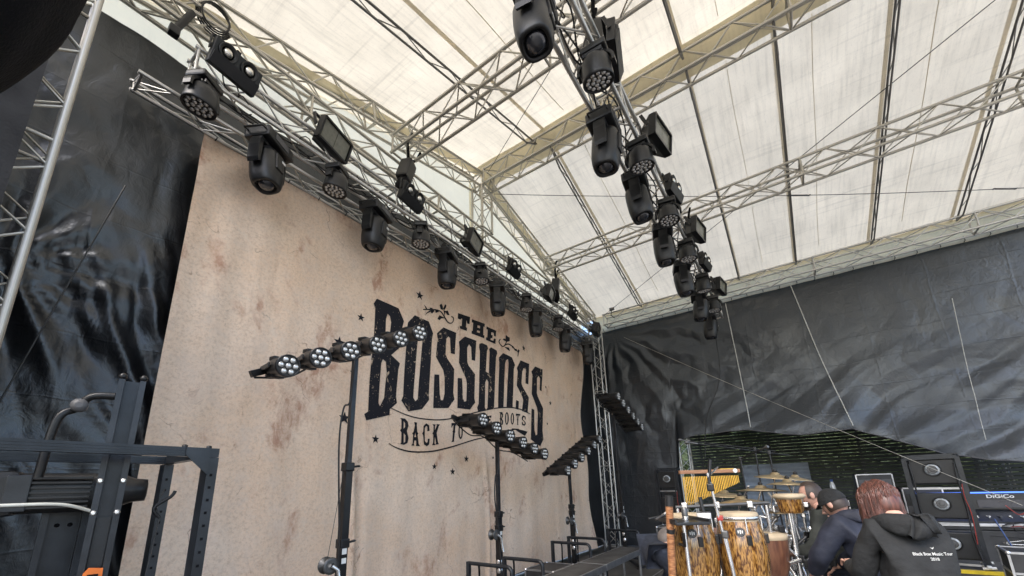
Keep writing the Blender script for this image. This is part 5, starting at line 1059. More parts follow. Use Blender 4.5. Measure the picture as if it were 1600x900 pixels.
for k in range(3): a = 2 * PI * k / 3 + 0.4; MB().tube((0.01, 0, 0.42), (0.01 + 0.3 * math.cos(a), 0.3 * math.sin(a), 0.01), 0.009).build('leg', 'chrome', st_)

# bongo and its stand
bo = thing('bongo_drum', 'small brown wooden drum with a cream skin on a chrome stand', 'drum', (4.52, 0.10, 1.40))
MB().lathe([(0.085, 0.0), (0.098, 0.02), (0.106, 0.13), (0.106, 0.15)], 28).build('shell', 'conga_wood', bo)
MB().lathe([(0.107, 0.12), (0.112, 0.125), (0.128, 0.135), (0.128, 0.15), (0.112, 0.165), (0.06, 0.168), (0.003, 0.168)], 28).build('drum_head', 'drum_skin', bo)
MB().tube((0, 0, 0.0), (0.05, 0.02, -0.55), 0.012).build('stand_tube', 'chrome', bo)
for k in range(3): a = 2 * PI * k / 3; MB().tube((0.05, 0.02, -0.55), (0.05 + 0.28 * math.cos(a), 0.02 + 0.22 * math.sin(a), -0.99), 0.009).build('stand_leg', 'chrome', bo)
MB().box((0.0, -0.115, 0.07), (0.03, 0.03, 0.04), bev=0.006).build('lug', 'chrome', bo)

# cymbals on boom stands
def cymbal(label, loc, r, rx, ry, base, m='cymbal_bronze'):
    t = thing('cymbal', label, 'cymbal', loc, 0, 'cymbals of the percussion set')
    Rm = (Matrix.Rotation(rx, 3, 'X') @ Matrix.Rotation(ry, 3, 'Y'))
    MB().lathe([(r, -0.022), (r, -0.020), (r * 0.6, 0.0), (r * 0.24, 0.012), (r * 0.20, 0.030), (r * 0.08, 0.042), (0.006, 0.043), (0.006, 0.040), (r * 0.08, 0.038), (r * 0.2, 0.026), (r * 0.24, 0.008), (r * 0.6, -0.004)], 40, (0, 0, 0), Rm).build('disc', m, t)
    MB().lathe([(0.008, 0.04), (0.022, 0.045), (0.022, 0.058), (0.008, 0.075)], 12, (0, 0, 0), Rm).build('felt', 'black_rubber', t)
    s = thing('cymbal_stand', 'chrome stand under the ' + label, 'stand', (base[0], base[1], 0.40), 0, 'cymbal stands of the percussion set')
    lx, ly, lz = loc[0] - base[0], loc[1] - base[1], loc[2] - 0.40
    MB().tube((0, 0, 0.30), (0, 0, lz * 0.78), 0.0125).build('pole', 'chrome', s)
    MB().tube((0, 0, lz * 0.74), (lx, ly, lz - 0.01), 0.008).build('boom_arm', 'chrome', s)
    j = MB().box((0, 0, lz * 0.76), (0.04, 0.04, 0.05), bev=0.01).build('tilter', 'chrome', s)
    MB().tube((0, 0, lz * 0.76), (0.05, -0.04, lz * 0.76 + 0.01), 0.008).build('wing_nut', 'chrome', j)
    MB().box((0, 0, lz * 0.45), (0.036, 0.036, 0.05), bev=0.01).build('collar', 'black_metal', s)
    for k in range(3):
        a = 2 * PI * k / 3 + base[0]; d = Vector((math.cos(a), math.sin(a), 0))
        MB().tube((0, 0, 0.46), d * 0.30 + Vector((0, 0, 0.015)), 0.009).tube(d * 0.16 + Vector((0, 0, 0.23)), (0, 0, 0.20), 0.006).build('leg', 'chrome', s)
cymbal('large bronze cymbal above the right conga', (5.02, 0.34, 1.60), 0.24, 0.02, 0.05, (5.05, 0.46))
cymbal('bronze cymbal tilted highest over the drum set', (5.20, 0.20, 1.73), 0.20, 0.10, -0.05, (5.32, 0.30))
cymbal('bronze cymbal just right of the tall one', (5.02, 0.10, 1.655), 0.19, 0.06, 0.03, (4.90, 0.02))
cymbal('flat dull cymbal lowest behind the congas', (4.62, 0.50, 1.505), 0.22, -0.03, 0.02, (4.85, 0.62))
cymbal('small cymbal near the bearded man', (5.55, 0.03, 1.70), 0.17, 0.12, 0.0, (5.6, 0.14))
cymbal('dark flat cymbal at the left of the cymbal group', (4.78, 0.66, 1.565), 0.20, 0.05, -0.04, (4.98, 0.80))
cymbal('pair of hi-hat cymbals low beside the bongo', (4.80, 0.16, 1.40), 0.17, 0.0, 0.03, (4.80, 0.17))
rail = thing('percussion_rail', 'horizontal black rail with chrome clamps across the drum set', 'rail', (4.05, 0.98, 0.40), 0)
MB().tube((0, 0, 1.07), (0.40, -0.72, 1.09), 0.016, n=10).build('rail_tube', 'dark_steel', rail)
for t_ in (0.1, 0.45, 0.8): MB().box((0.40 * t_, -0.72 * t_, 1.08), (0.05, 0.05, 0.06), bev=0.01).build('clamp', 'chrome', rail)
for t_ in (0.02, 0.97): MB().tube((0.40 * t_, -0.72 * t_, 0.02), (0.40 * t_, -0.72 * t_, 1.07), 0.013).build('upright', 'chrome', rail)
snare = thing('timbale_drum', 'shallow chrome drum among the stands', 'drum', (4.95, 0.28, 1.05))
MB().lathe([(0.17, 0), (0.175, 0.01), (0.175, 0.14), (0.17, 0.15)], 28).build('shell', 'chrome', snare); MB().lathe([(0.176, 0.135), (0.182, 0.14), (0.182, 0.155), (0.17, 0.152), (0.002, 0.152)], 28).build('drum_head', 'drum_skin', snare)
for k in range(3): a = 2 * PI * k / 3; MB().tube((0.12 * math.cos(a), 0.12 * math.sin(a), 0.0), (0.2 * math.cos(a), 0.2 * math.sin(a), -0.64), 0.011).build('leg', 'chrome', snare)
hw = thing('drum_rack_hardware', 'tangle of chrome tubes and clamps between congas and bongo', 'drum hardware', (4.70, 0.22, 0.40))
random.seed(11)
for k in range(44):
    a = Vector((random.uniform(-0.30, 0.32), random.uniform(-0.24, 0.20), random.uniform(0.2, 1.0)))
    b = a + Vector((random.uniform(-0.2, 0.2), random.uniform(-0.16, 0.16), random.uniform(-0.3, 0.35)))
    b.z = max(0.02, min(1.15, b.z))
    MB().tube(a, b, random.choice((0.010, 0.013, 0.017))).build('tube', random.choice(('chrome', 'chrome', 'chrome', 'dark_steel')), hw)
    MB().box(b, (0.045, 0.05, 0.06), Matrix.Rotation(random.uniform(0, 3), 3, 'Z'), 0.009).build('clamp', random.choice(('chrome', 'black_metal')), hw)
for k in range(14):
    a = Vector((random.uniform(0.25, 0.75), random.uniform(-0.1, 0.35), random.uniform(0.5, 1.1))); b = a + Vector((random.uniform(-0.25, 0.25), random.uniform(-0.12, 0.12), random.uniform(-0.35, 0.2)))
    MB().tube(a, b, 0.012).box(a, (0.045, 0.045, 0.05), bev=0.01).build('tube', random.choice(('chrome', 'chrome', 'black_metal')), hw)
for k in range(3):
    x = -0.2 + 0.2 * k
    MB().tube((x, -0.1, 0.3), (x + 0.02, -0.1, 1.02), 0.014).build('upright', 'chrome', hw)
    for j in range(3): a = 2 * PI * j / 3 + k; MB().tube((x, -0.1, 0.42), (x + 0.27 * math.cos(a), -0.1 + 0.22 * math.sin(a), 0.012), 0.010).build('foot', 'chrome', hw)

def mic_stand(label, base, h, tip, z0=0.40):
    t = thing('microphone_stand', label, 'mic stand', (base[0], base[1], z0), 0, 'boom microphone stands')
    MB().tube((0, 0, 0.1), (0, 0, h), 0.010).build('pole', 'black_metal', t)
    d = Vector(tip) - Vector((base[0], base[1], z0)); top = Vector((0, 0, h)); bk = top - (d - top).normalized() * 0.25
    MB().tube(bk, d, 0.0075).build('boom', 'black_metal', t)
    MB().box(top, (0.035, 0.035, 0.05), bev=0.008).build('boom_clutch', 'black_metal', t)
    u = (d - top).normalized()
    MB().tube(d, d + u * 0.11, 0.013, 0.011).lathe([(0.008, -0.03), (0.020, -0.018), (0.022, 0.01), (0.012, 0.028)], 12, d + u * 0.13, u.to_track_quat('Z', 'Y').to_matrix()).build('microphone', 'dark_steel', t)
    for k in range(3): a = 2 * PI * k / 3 + 0.5; MB().tube((0, 0, 0.13), (0.3 * math.cos(a), 0.3 * math.sin(a), 0.012), 0.009).build('leg', 'black_metal', t)
mic_stand('boom microphone stand with its arm reaching left over the chimes', (6.05, 0.25), 1.62, (5.55, 0.98, 2.16))
mic_stand('boom microphone stand crossing high over the cymbals', (6.35, 0.42), 1.70, (6.0, 1.15, 2.24))
mic_stand('boom microphone stand standing straight behind the cymbals', (5.75, 0.55), 1.55, (5.35, 0.30, 2.02))

# cables, boxes and pedals on the riser
random.seed(5)
for k, (m, lab) in enumerate((('cable_black', 'thick black cable snaking over the far riser deck'), ('cable_black', 'black cable looped behind the navy jacket'), ('cable_black', 'black cable along the riser edge'), ('cable_white', 'white cable hanging off the riser beside the red-haired person'))):
    if k < 3:
        p = [(5.4 + 0.45 * j + random.uniform(-.12, .12), -0.12 + 0.16 * k + random.uniform(-.14, .2), 0.415) for j in range(8)]
        cable('stage_cable', lab, p, 0.011, m, 'cable')
    else: cable('stage_cable', lab, [(5.3, -0.34, 0.55), (5.1, -0.36, 0.75), (4.9, -0.40, 0.50), (4.75, -0.42, 0.2), (4.7, -0.44, 0.02)], 0.012, m)
sbx = thing('stage_box', 'grey stage box with sockets on the riser behind the bongo', 'stage box', (6.0, 0.02, 0.405), 0.2)
MB().box((0, 0, 0.09), (0.34, 0.22, 0.18), bev=0.012).build('housing', 'grey_plastic', sbx)
for i in range(4):
    for j in range(2): MB().lathe([(0.016, 0), (0.018, 0.004), (0.012, 0.006)], 12, (-0.171, -0.07 + i * 0.047, 0.06 + j * 0.06), Matrix.Rotation(-PI / 2, 3, 'Y')).build('socket', 'chrome', sbx)
for s in (-1, 1): MB().path([(0.15, s * 0.11, 0.17), (0.15, s * 0.11, 0.21), (-0.15, s * 0.11, 0.21), (-0.15, s * 0.11, 0.17)], 0.008, 6).build('guard_bar', 'chrome', sbx)

# ================================================================== RIGHT: LAMP TOWERS, DESK, WING
def lamp_tower(label, loc, rz, w, h, zs, tilt=0.0, base=True):
    t = thing('lamp_tower', label, 'lamp tower', loc, rz, 'frames with round lamps')
    for s in (-1, 1):
        for y in (0, 0.30): 
            MB().bar((s * w / 2, y, 0.05), (s * w / 2, y, h - (0.06 if y == 0 else 0)), 0.06, 0.06, up=(0, 1, 0)).build('post', 'rack_paint', t)
        MB().bar((s * w / 2, 0.03, h - 0.09), (s * w / 2, 0.27, h - 0.03), 0.05, 0.05).build('side_rail', 'rack_paint', t)
        MB().box((s * w / 2, 0.13, 0.025), (0.09, 0.52, 0.05), bev=0.008).build('foot', 'rack_paint', t)
        if base:
            for y in (-0.16, 0.38): MB().tube((s * w / 2 - 0.07, y, 0.015), (s * w / 2 + 0.07, y, 0.035), 0.020).box((s * w / 2, y, 0.045), (0.05, 0.09, 0.03), bev=0.006).build('levelling_clamp', 'paper_white', t)
    MB().bar((-w / 2, 0, h - 0.06), (w / 2, 0, h - 0.06), 0.05, 0.05).build('cross_rail', 'rack_paint', t)
    MB().bar((-w / 2, 0.30, h - 0.02), (w / 2, 0.30, h - 0.02), 0.05, 0.05).build('cross_rail', 'rack_paint', t)
    for z in zs:
        pn = MB().box((0, 0.10, z), (w - 0.08, 0.16, 0.40), bev=0.02).build('lamp_housing', 'black_plastic', t)
        MB().lathe([(0.105, 0.0), (0.110, 0.02), (0.100, 0.026), (0.086, 0.006)], 24, (0, 0.02, z + 0.03), _RX).build('lamp_ring', 'black_metal', pn)
        MB().lathe([(0.090, 0.0), (0.088, 0.008), (0.05, 0.016), (0.004, 0.019)], 24, (0, 0.016, z + 0.03), _RX).build('lamp', 'lamp_glass', pn)
        MB().lathe([(0.060, 0.012), (0.064, 0.020), (0.058, 0.022)], 24, (0, 0.016, z + 0.03), _RX).lathe([(0.028, 0.016), (0.034, 0.024), (0.026, 0.026)], 20, (0, 0.016, z + 0.03), _RX).build('lamp_grille', 'dark_steel', pn)
        MB().bar((-w / 2, 0.02, z - 0.27), (w / 2, 0.02, z - 0.27), 0.03, 0.03).build('shelf_rail', 'deck_edge', t)
    for s in (-1, 1):
        MB().path(catmull([(s * (w / 2 - 0.05), -0.03, h - 0.15), (s * (w / 2 - 0.06), -0.045, h * 0.75), (s * (w / 2 - 0.05), -0.04, h * 0.5), (s * (w / 2 - 0.07), -0.05, h * 0.3), (s * (w / 2 - 0.05), -0.04, 0.1)], 6), 0.011, 5).build('cable', 'cable_black', t)
    MB().path(catmull([(w / 2 - 0.03, -0.035, h * 0.72), (w / 2 - 0.04, -0.05, h * 0.6), (w / 2 - 0.02, -0.04, h * 0.45), (w / 2 - 0.05, -0.05, h * 0.2)], 5), 0.006, 5).build('red_cable', 'cable_red', t)
    return t
lamp_tower('black frame tower with three round white lamps, right of the red-haired person', (9.46, -1.82, 0.30), -PI / 2 - 0.55 + 0.35, 0.62, 1.72, (1.44, 0.90, 0.30))
lamp_tower('small far frame tower with two round lamps left of the chimes', (10.70, 2.72, 0.0), -PI / 2, 0.50, 2.05, (1.75, 1.12, 0.5), base=False)
pl = thing('low_platform', 'low platform with a yellow edge strip under the lamp tower', 'platform', (9.75, -1.85, 0))
MB().box((0, 0, 0.14), (1.1, 1.5, 0.28), bev=0.008).build('deck', 'plywood_floor', pl)
MB().box((-0.546, 0.0, 0.265), (0.02, 1.30, 0.045)).build('yellow_strip', 'yellow_tape', pl); MB().box((-0.50, 0.0, 0.2825), (0.10, 1.30, 0.006)).build('yellow_strip', 'yellow_tape', pl)
# mixing desk
dk = thing('mixing_desk', 'large black mixing desk with a blue light strip along its top', 'mixing desk', (11.0, -3.05, 0.0), -PI / 2 + 0.10)
MB().box((0, 0.25, 0.40), (2.4, 0.75, 0.62), bev=0.01).build('case_base', 'case_black', dk)
MB().prism([(-0.0, 0.86), (0.62, 1.02), (0.66, 0.99), (0.66, 0.72), (0.0, 0.72)], -1.15, 1.15, Matrix(((0, 1, 0, 0), (1, 0, 0, -0.05), (0, 0, 1, 0), (0, 0, 0, 1)))).build('console_bed', 'rack_paint', dk)
mbk = MB().box((0, 0.60, 1.17), (2.30, 0.10, 0.30), bev=0.012).build('meter_bridge', 'black_plastic', dk)
MB().box((0, -0.06, 0.80), (2.35, 0.04, 0.05), bev=0.006).build('front_profile', 'deck_edge', dk); MB().box((0, -0.06, 0.69), (2.35, 0.04, 0.035), bev=0.006).build('front_profile', 'deck_edge', dk)
MB().box((0, 0.56, 1.332), (2.30, 0.05, 0.022)).build('blue_strip', 'blue_strip', mbk)
for i in range(3): MB().box((-0.75 + 0.75 * i, 0.545, 1.13), (0.60, 0.012, 0.14)).build('screen', 'lens_dark', mbk)
random.seed(3)
for i in range(16):
    x = -1.05 + 0.14 * i
    MB().box((x, 0.16, 0.925), (0.012, 0.10, 0.012), Matrix.Rotation(0.25, 3, 'X')).box((x, 0.10 + 0.1 * random.random(), 0.935), (0.024, 0.03, 0.02)).build('fader', 'paper_white' if i % 3 else 'grey_plastic', dk)
def text_mesh(body, size, m, parent, mtx, bold=0.0, wscale=1.0):
    cu = bpy.data.curves.new('text', 'FONT'); cu.body = body; cu.size = size; cu.align_x = 'CENTER'; cu.align_y = 'CENTER'; cu.offset = bold; cu.extrude = 0.0008
    o = bpy.data.objects.new('tmp', cu); C.objects.link(o)
    dg_ = bpy.context.evaluated_depsgraph_get(); me = bpy.data.meshes.new_from_object(o.evaluated_get(dg_)); bpy.data.objects.remove(o)
    me.transform(mtx @ Matrix.Diagonal((wscale, 1, 1, 1))); me.materials.clear(); me.materials.append(M[m]); return me
tm = text_mesh('DiGiCo', 0.085, 'paper_white', dk, Matrix.Translation((0.02, 0.547, 1.26)) @ Matrix.Rotation(PI / 2, 4, 'X'), 0.002, 1.35); link('lettering', tm, mbk)
random.seed(9)
cb = thing('cable_bundle', 'messy bundle of patch cables on the front of the mixing desk', 'cables', (10.85, -3.05, 0.62))
for k in range(26):
    p0 = Vector((random.uniform(-.12, .05), random.uniform(-0.85, 0.35), random.uniform(-0.1, 0.32)))
    pts = [p0 + Vector((random.uniform(-.10, .04), random.uniform(-.16, .16) * j, random.uniform(-.10, .12))) for j in range(4)]
    MB().path(catmull(pts, 5), random.choice((0.006, 0.008)), 5).build('patch_cable', random.choice(('cable_black', 'cable_white', 'chrome', 'cable_blue', 'cable_red', 'grey_plastic')), cb)
cable('red_patch_cable', 'red cable draped over the mixing desk screens', [(10.42, -2.75, 1.16), (10.38, -2.85, 1.02), (10.38, -2.95, 1.05), (10.40, -3.05, 1.0), (10.42, -3.15, 1.15)], 0.007, 'cable_red')
cable('blue_cable', 'pale blue cable drooping in front of the mixing desk', [(10.30, -2.55, 0.95), (10.25, -2.62, 0.6), (10.25, -2.7, 0.3), (10.2, -2.72, 0.05)], 0.010, 'cable_blue')

def side_rack(label, loc, rz, w, d, h, units):
    t = thing('equipment_rack', label, 'rack', loc, rz, 'racks in the side wing')
    MB().box((0, 0, h / 2), (w, d, h), bev=0.012).build('cabinet', 'case_black', t)
    for s in (-1, 1): MB().bar((s * (w / 2 - 0.01), -d / 2 - 0.008, 0.04), (s * (w / 2 - 0.01), -d / 2 - 0.008, h - 0.02), 0.022, 0.016, up=(0, 1, 0)).build('edge_trim', 'deck_edge', t)
    MB().bar((-w / 2 + 0.02, -d / 2 - 0.008, h - 0.02), (w / 2 - 0.02, -d / 2 - 0.008, h - 0.02), 0.016, 0.022).build('edge_trim', 'deck_edge', t)
    for k in range(units):
        z = 0.12 + (h - 0.24) * (k + 0.5) / units
        u = MB().box((0, -d / 2 - 0.006, z), (w - 0.08, 0.012, (h - 0.24) / units - 0.012)).build('front_panel', 'grey_plastic' if k % 2 else 'black_plastic', t)
        MB().box((-w * 0.3, -d / 2 - 0.016, z), (0.03, 0.012, 0.02)).build('handle', 'chrome', u); MB().box((w * 0.3, -d / 2 - 0.016, z), (0.03, 0.012, 0.02)).build('handle', 'chrome', u)
    return t
side_rack('open rack with bright metal frame behind the red-haired person', (12.2, -1.35, 0.0), -PI / 2, 0.62, 0.6, 1.75, 6)
side_rack('low dark rack behind the man in the navy jacket', (12.4, -0.45, 0.0), -PI / 2, 0.8, 0.6, 1.2, 4)
side_rack('dark rack half hidden by the lamp tower', (11.9, -2.0, 0.0), -PI / 2, 0.6, 0.6, 1.45, 5)
bot = thing('water_bottle', 'pale plastic bottle with blue cap standing on the low dark rack', 'bottle', (12.2, -0.62, 1.2))
MB().lathe([(0.05, 0), (0.055, 0.02), (0.055, 0.30), (0.04, 0.36), (0.022, 0.40)], 16).build('body', 'lens_glass', bot); MB().lathe([(0.026, 0.395), (0.028, 0.40), (0.028, 0.44), (0.02, 0.445)], 12).build('cap', 'cable_blue', bot)

# wing behind the right tarpaulin: slatted fence, corrugated sheet, awning, greenery
sf = thing('slat_fence', 'dark fence of horizontal slats seen under the right tarpaulin', 'fence', (15.4, -1.6, -1.2))
_sm = MB().box((0, 0, 0), (0.03, 9.4, 0.080)).mesh('slat', 'slat_grey')
for k in range(46):
    o = link('slat', _sm, sf); o.location = (0.004 * math.sin(k * 3), 0, 0.10 + k * 0.098); o.rotation_euler = (0, 0.12, 0)
for y in (-4.25, -2.2, 0, 2.2, 4.25): MB().box((0.05, y, 2.3), (0.06, 0.06, 4.6)).build('post', 'dark_steel', sf)
cg = MB(); cg.grid(lambda u, v: Vector((14.9 + 0.018 * math.sin(v * 2 * PI * 11), 1.45 - 1.75 * u, 0.0 + 2.15 * v)), 6, 110)
tag(cg.build('corrugated_sheet', 'corrugated'), 'pale blue-grey corrugated sheet behind the cymbals', 'sheet')
aw = MB(); aw.grid(lambda u, v: Vector((11.75 + 3.7 * u, 3.4 - 9.5 * v, 3.05 + 0.25 * u + 0.05 * math.sin(v * 30))), 10, 50)
tag(aw.build('wing_awning', 'drape_black'), 'dark awning over the side wing behind the right tarpaulin', 'awning')
wb = MB(); wb.grid(lambda u, v: Vector((15.2 + 0.05 * math.sin(u * 40), 3.6 + 0.0 * v + 3.0 * u, -0.5 + 4.2 * v)), 20, 10)
tag(wb.build('wing_drape', 'drape_black'), 'black drape at the back left end of the side wing', 'drape')

# ================================================================== PEOPLE
from mathutils.bvhtree import BVHTree
TMP = bpy.data.scenes.new('workbench')
def skin_mesh(J, E, root, sub=2):
    """J: name -> (pos, radius); grows one smooth tapering surface over the skeleton"""
    names = list(J); idx = {n: i for i, n in enumerate(names)}
    me = bpy.data.meshes.new('skin'); me.from_pydata([J[n][0] for n in names], [(idx[a], idx[b]) for a, b in E], []); me.update()
    o = bpy.data.objects.new('skin_tmp', me); TMP.collection.objects.link(o)
    o.modifiers.new('Skin', 'SKIN').use_smooth_shade = True
    for n in names:
        sv = me.skin_vertices[0].data[idx[n]]; r = J[n][1]; sv.radius = (r, r) if not isinstance(r, tuple) else r; sv.use_root = (n == root)
    s = o.modifiers.new('Sub', 'SUBSURF'); s.levels = s.render_levels = sub
    with bpy.context.temp_override(scene=TMP, view_layer=TMP.view_layers[0]):
        dg_ = bpy.context.evaluated_depsgraph_get(); dg_.update()
    out = bpy.data.meshes.new_from_object(o.evaluated_get(dg_)); bpy.data.objects.remove(o); bpy.data.meshes.remove(me)
    for p in out.polygons: p.use_smooth = True
    return out
def wrinkle(me, amp, sc, seed=0):
    me.update()
    for v in me.vertices:
        n = v.normal; f = fbm(v.co.x * sc + seed, v.co.y * sc, v.co.z * sc * 0.7, 3)
        g = math.sin(v.co.z * 38 + 5 * noise.noise(v.co * 5 + Vector((seed, 0, 0)))) * max(0, noise.noise(v.co * 3 + Vector((9, seed, 0))))
        v.co += n * (amp * f + amp * 0.5 * g)
def append(me_list):
    bm = bmesh.new()
    for m in me_list: bm.from_mesh(m)
    out = bpy.data.meshes.new('joined'); bm.to_mesh(out); bm.free()
    for p in out.polygons: p.use_smooth = True
    return out
def ell(c, r, rot=None, n=18, m=12):
    c = Vector(c)
    def f(u, v):
        a = 2 * PI * u; b = PI * (v - 0.5); p = Vector((r[0] * math.cos(a) * math.cos(b), r[1] * math.sin(a) * math.cos(b), r[2] * math.sin(b)))
        return c + (rot @ p if rot is not None else p)
    return MB().grid(f, n, m)
ARM = [('chest', 'sh_l'), ('sh_l', 'el_l'), ('el_l', 'wr_l'), ('chest', 'sh_r'), ('sh_r', 'el_r'), ('el_r', 'wr_r')]
TOR = [('pelvis', 'belly'), ('belly', 'chest'), ('chest', 'neck')]
LEG = [('pelvis', 'hip_l'), ('hip_l', 'kn_l'), ('kn_l', 'an_l'), ('pelvis', 'hip_r'), ('hip_r', 'kn_r'), ('kn_r', 'an_r')]
def hand_mesh(wr, el, side):
    """palm and five separate bent fingers continuing the forearm"""
    wr = Vector(wr); d = (wr - Vector(el)).normalized(); s = d.cross(Vector((0, 0, 1)))
    s = s.normalized() if s.length > 1e-3 else Vector((1, 0, 0)); n = s.cross(d); parts = []
    parts.append(skin_mesh({'a': (wr - d * 0.03, 0.026), 'b': (wr + d * 0.03, (0.036, 0.022)), 'c': (wr + d * 0.085, (0.042, 0.018))}, [('a', 'b'), ('b', 'c')], 'a', 1))
    for k, L in enumerate((0.062, 0.072, 0.068, 0.052)):
        b = wr + d * 0.080 + s * (-0.030 + 0.020 * k)
        parts.append(skin_mesh({'a': (b, 0.0095), 'b': (b + d * L * 0.5 - n * 0.006, 0.009), 'c': (b + d * L * 0.82 - n * 0.028, 0.008), 'd': (b + d * L * 0.95 - n * 0.05, 0.007)}, [('a', 'b'), ('b', 'c'), ('c', 'd')], 'a', 1))
    b = wr + d * 0.025 + s * (-0.030 if side > 0 else 0.036); q = s * (-1 if side > 0 else 1)
    parts.append(skin_mesh({'a': (b, 0.012), 'b': (b + d * 0.03 + q * 0.025, 0.011), 'c': (b + d * 0.06 + q * 0.028 - n * 0.012, 0.009)}, [('a', 'b'), ('b', 'c')], 'a', 1))
    return parts
def make_person(label, loc, rz, J, top, legs, shoe, hair=None, sleeve=0.022, head_rot=(0, 0), bend_y=0.0):
    t = thing('person', label, 'person', loc, rz)
    hp = Vector(J['head'][0]); fwd = Matrix.Rotation(head_rot[1], 3, 'Z') @ Matrix.Rotation(-head_rot[0], 3, 'X')
    K = dict(J)
    for n_ in ('pelvis', 'belly', 'chest', 'sh_l', 'sh_r', 'hip_l', 'hip_r'):       # the body stays inside the clothes
        p_, r_ = J[n_]; K[n_] = (p_, tuple(q * 0.8 for q in r_) if isinstance(r_, tuple) else r_ * 0.8)
    E = TOR + ARM + LEG + [('neck', 'head_base'), ('an_l', 'to_l'), ('an_r', 'to_r')]
    K['head_base'] = (Vector(J['neck'][0]).lerp(hp, 0.55), 0.062); K.pop('head')
    parts = [skin_mesh(K, E, 'pelvis')]
    hd = ell((0, 0, 0), (0.076, 0.096, 0.118))
    for i, v in enumerate(hd.v):
        v = Vector(v)
        if v.z < -0.02: v.x *= 1 - 0.28 * min(1, (-v.z - 0.02) / 0.1); v.y = v.y * (1 - 0.12 * min(1, (-v.z) / 0.1)) + 0.012 * min(1, -v.z / 0.1)
        hd.v[i] = tuple(hp + fwd @ v)
    hd.path([hp + fwd @ Vector((0, 0.092, 0.02)), hp + fwd @ Vector((0, 0.108, -0.01)), hp + fwd @ Vector((0, 0.122, -0.028)), hp + fwd @ Vector((0, 0.098, -0.040))], [0.008, 0.011, 0.015, 0.009], 8)
    for s in (-1, 1):
        e = ell(hp + fwd @ Vector((s * 0.078, -0.006, -0.005)), (0.010, 0.020, 0.032), fwd, 10, 8); hd.add(e.v, e.f, True)
    hd.path([hp + fwd @ Vector((-0.024, 0.090, -0.066)), hp + fwd @ Vector((0, 0.098, -0.066)), hp + fwd @ Vector((0.024, 0.090, -0.066))], 0.006, 6)
    parts.append(hd.mesh('h', 'skin'))
    for sd, w, e in ((-1, 'wr_l', 'el_l'), (1, 'wr_r', 'el_r')): parts += hand_mesh(J[w][0], J[e][0], sd)
    me = append(parts); me.materials.append(M['skin']); body = link('body', me, t)
    for s in (-1, 1):
        ell(hp + fwd @ Vector((s * 0.032, 0.083, 0.012)), (0.013, 0.010, 0.010), fwd, 10, 8).build('eye', 'paper_white', t)
        ell(hp + fwd @ Vector((s * 0.032, 0.0925, 0.012)), (0.005, 0.002, 0.005), fwd, 8, 6).build('pupil', 'lens_dark', t)
    g = sleeve
    def fat(n, k=1.0):
        p, r = J[n]; return (p, (r[0] + g * k, r[1] + g * k) if isinstance(r, tuple) else r + g * k)
    T = {n: fat(n) for n in ('pelvis', 'belly', 'chest', 'sh_l', 'el_l', 'wr_l', 'sh_r', 'el_r', 'wr_r')}
    T['neck'] = (Vector(J['chest'][0]).lerp(Vector(J['neck'][0]), 0.75), 0.075)
    tm_ = skin_mesh(T, TOR + ARM, 'pelvis', 3); wrinkle(tm_, 0.011, 7, len(label)); tm_.materials.append(M[top]); tp = link('top_garment', tm_, t)
    P = {n: (J[n][0], (J[n][1] if not isinstance(J[n][1], tuple) else J[n][1][0]) + 0.016) for n in ('pelvis', 'hip_l', 'kn_l', 'an_l', 'hip_r', 'kn_r', 'an_r')}
    pm = skin_mesh(P, LEG, 'pelvis', 2); wrinkle(pm, 0.008, 8, 3); pm.materials.append(M[legs]); link('trousers', pm, t)
    for s in ('l', 'r'):
        a = Vector(J['an_' + s][0]); b = Vector(J['to_' + s][0])
        sm = skin_mesh({'a': (a + Vector((0, 0, 0.03)), 0.052), 'h': (a - (b - a).normalized() * 0.035 + Vector((0, 0, -0.045)), 0.042), 'm': (a.lerp(b, 0.5) + Vector((0, 0, -0.02)), 0.047), 'b': (b + Vector((0, 0, -0.0)), 0.040)}, [('a', 'h'), ('a', 'm'), ('m', 'b')], 'a', 2)
        sm.materials.append(M[shoe]); link('shoe', sm, t)
    return t, hp, fwd, tp
def standing(H=1.70, bend=0.2, arms=None, neck_bend=0.15, knee=0.0, sh=0.175):
    k = H / 1.72; piv = Vector((0, 0, 0.95))
    R1 = Matrix.Rotation(-bend, 3, 'X')
    def up(p): return (piv + R1 @ (Vector(p) - piv)) * k
    J = {'pelvis': (Vector((0, 0, 0.94)) * k, (0.150, 0.110)), 'belly': (up((0, 0.0, 1.10)), (0.140, 0.105)), 'chest': (up((0, 0, 1.30)), (0.160, 0.115)),
         'neck': (up((0, 0.01, 1.475)), 0.052), 'sh_l': (up((-sh, 0, 1.415)), 0.060), 'sh_r': (up((sh, 0, 1.415)), 0.060)}
    J['head'] = (J['neck'][0] + Matrix.Rotation(-bend - neck_bend, 3, 'X') @ Vector((0, 0.025, 0.135)) * k, 0.09)
    arms = arms or {}
    J['el_l'] = (J['sh_l'][0] + Vector(arms.get('el_l', (-0.07, 0.05, -0.27))) * k, 0.043); J['wr_l'] = (J['el_l'][0] + Vector(arms.get('wr_l', (0.08, 0.20, -0.08))) * k, 0.030)
    J['el_r'] = (J['sh_r'][0] + Vector(arms.get('el_r', (0.07, 0.05, -0.27))) * k, 0.043); J['wr_r'] = (J['el_r'][0] + Vector(arms.get('wr_r', (-0.08, 0.20, -0.08))) * k, 0.030)
    for s, x in (('l', -1), ('r', 1)):
        J['hip_' + s] = (Vector((x * 0.095, 0, 0.86)) * k, 0.085); J['kn_' + s] = (Vector((x * 0.11, 0.03 + knee, 0.48)) * k, 0.058)
        J['an_' + s] = (Vector((x * 0.11, -0.01, 0.09)) * k, 0.040); J['to_' + s] = (Vector((x * 0.125, 0.15, 0.045)) * k, 0.034)
    return J
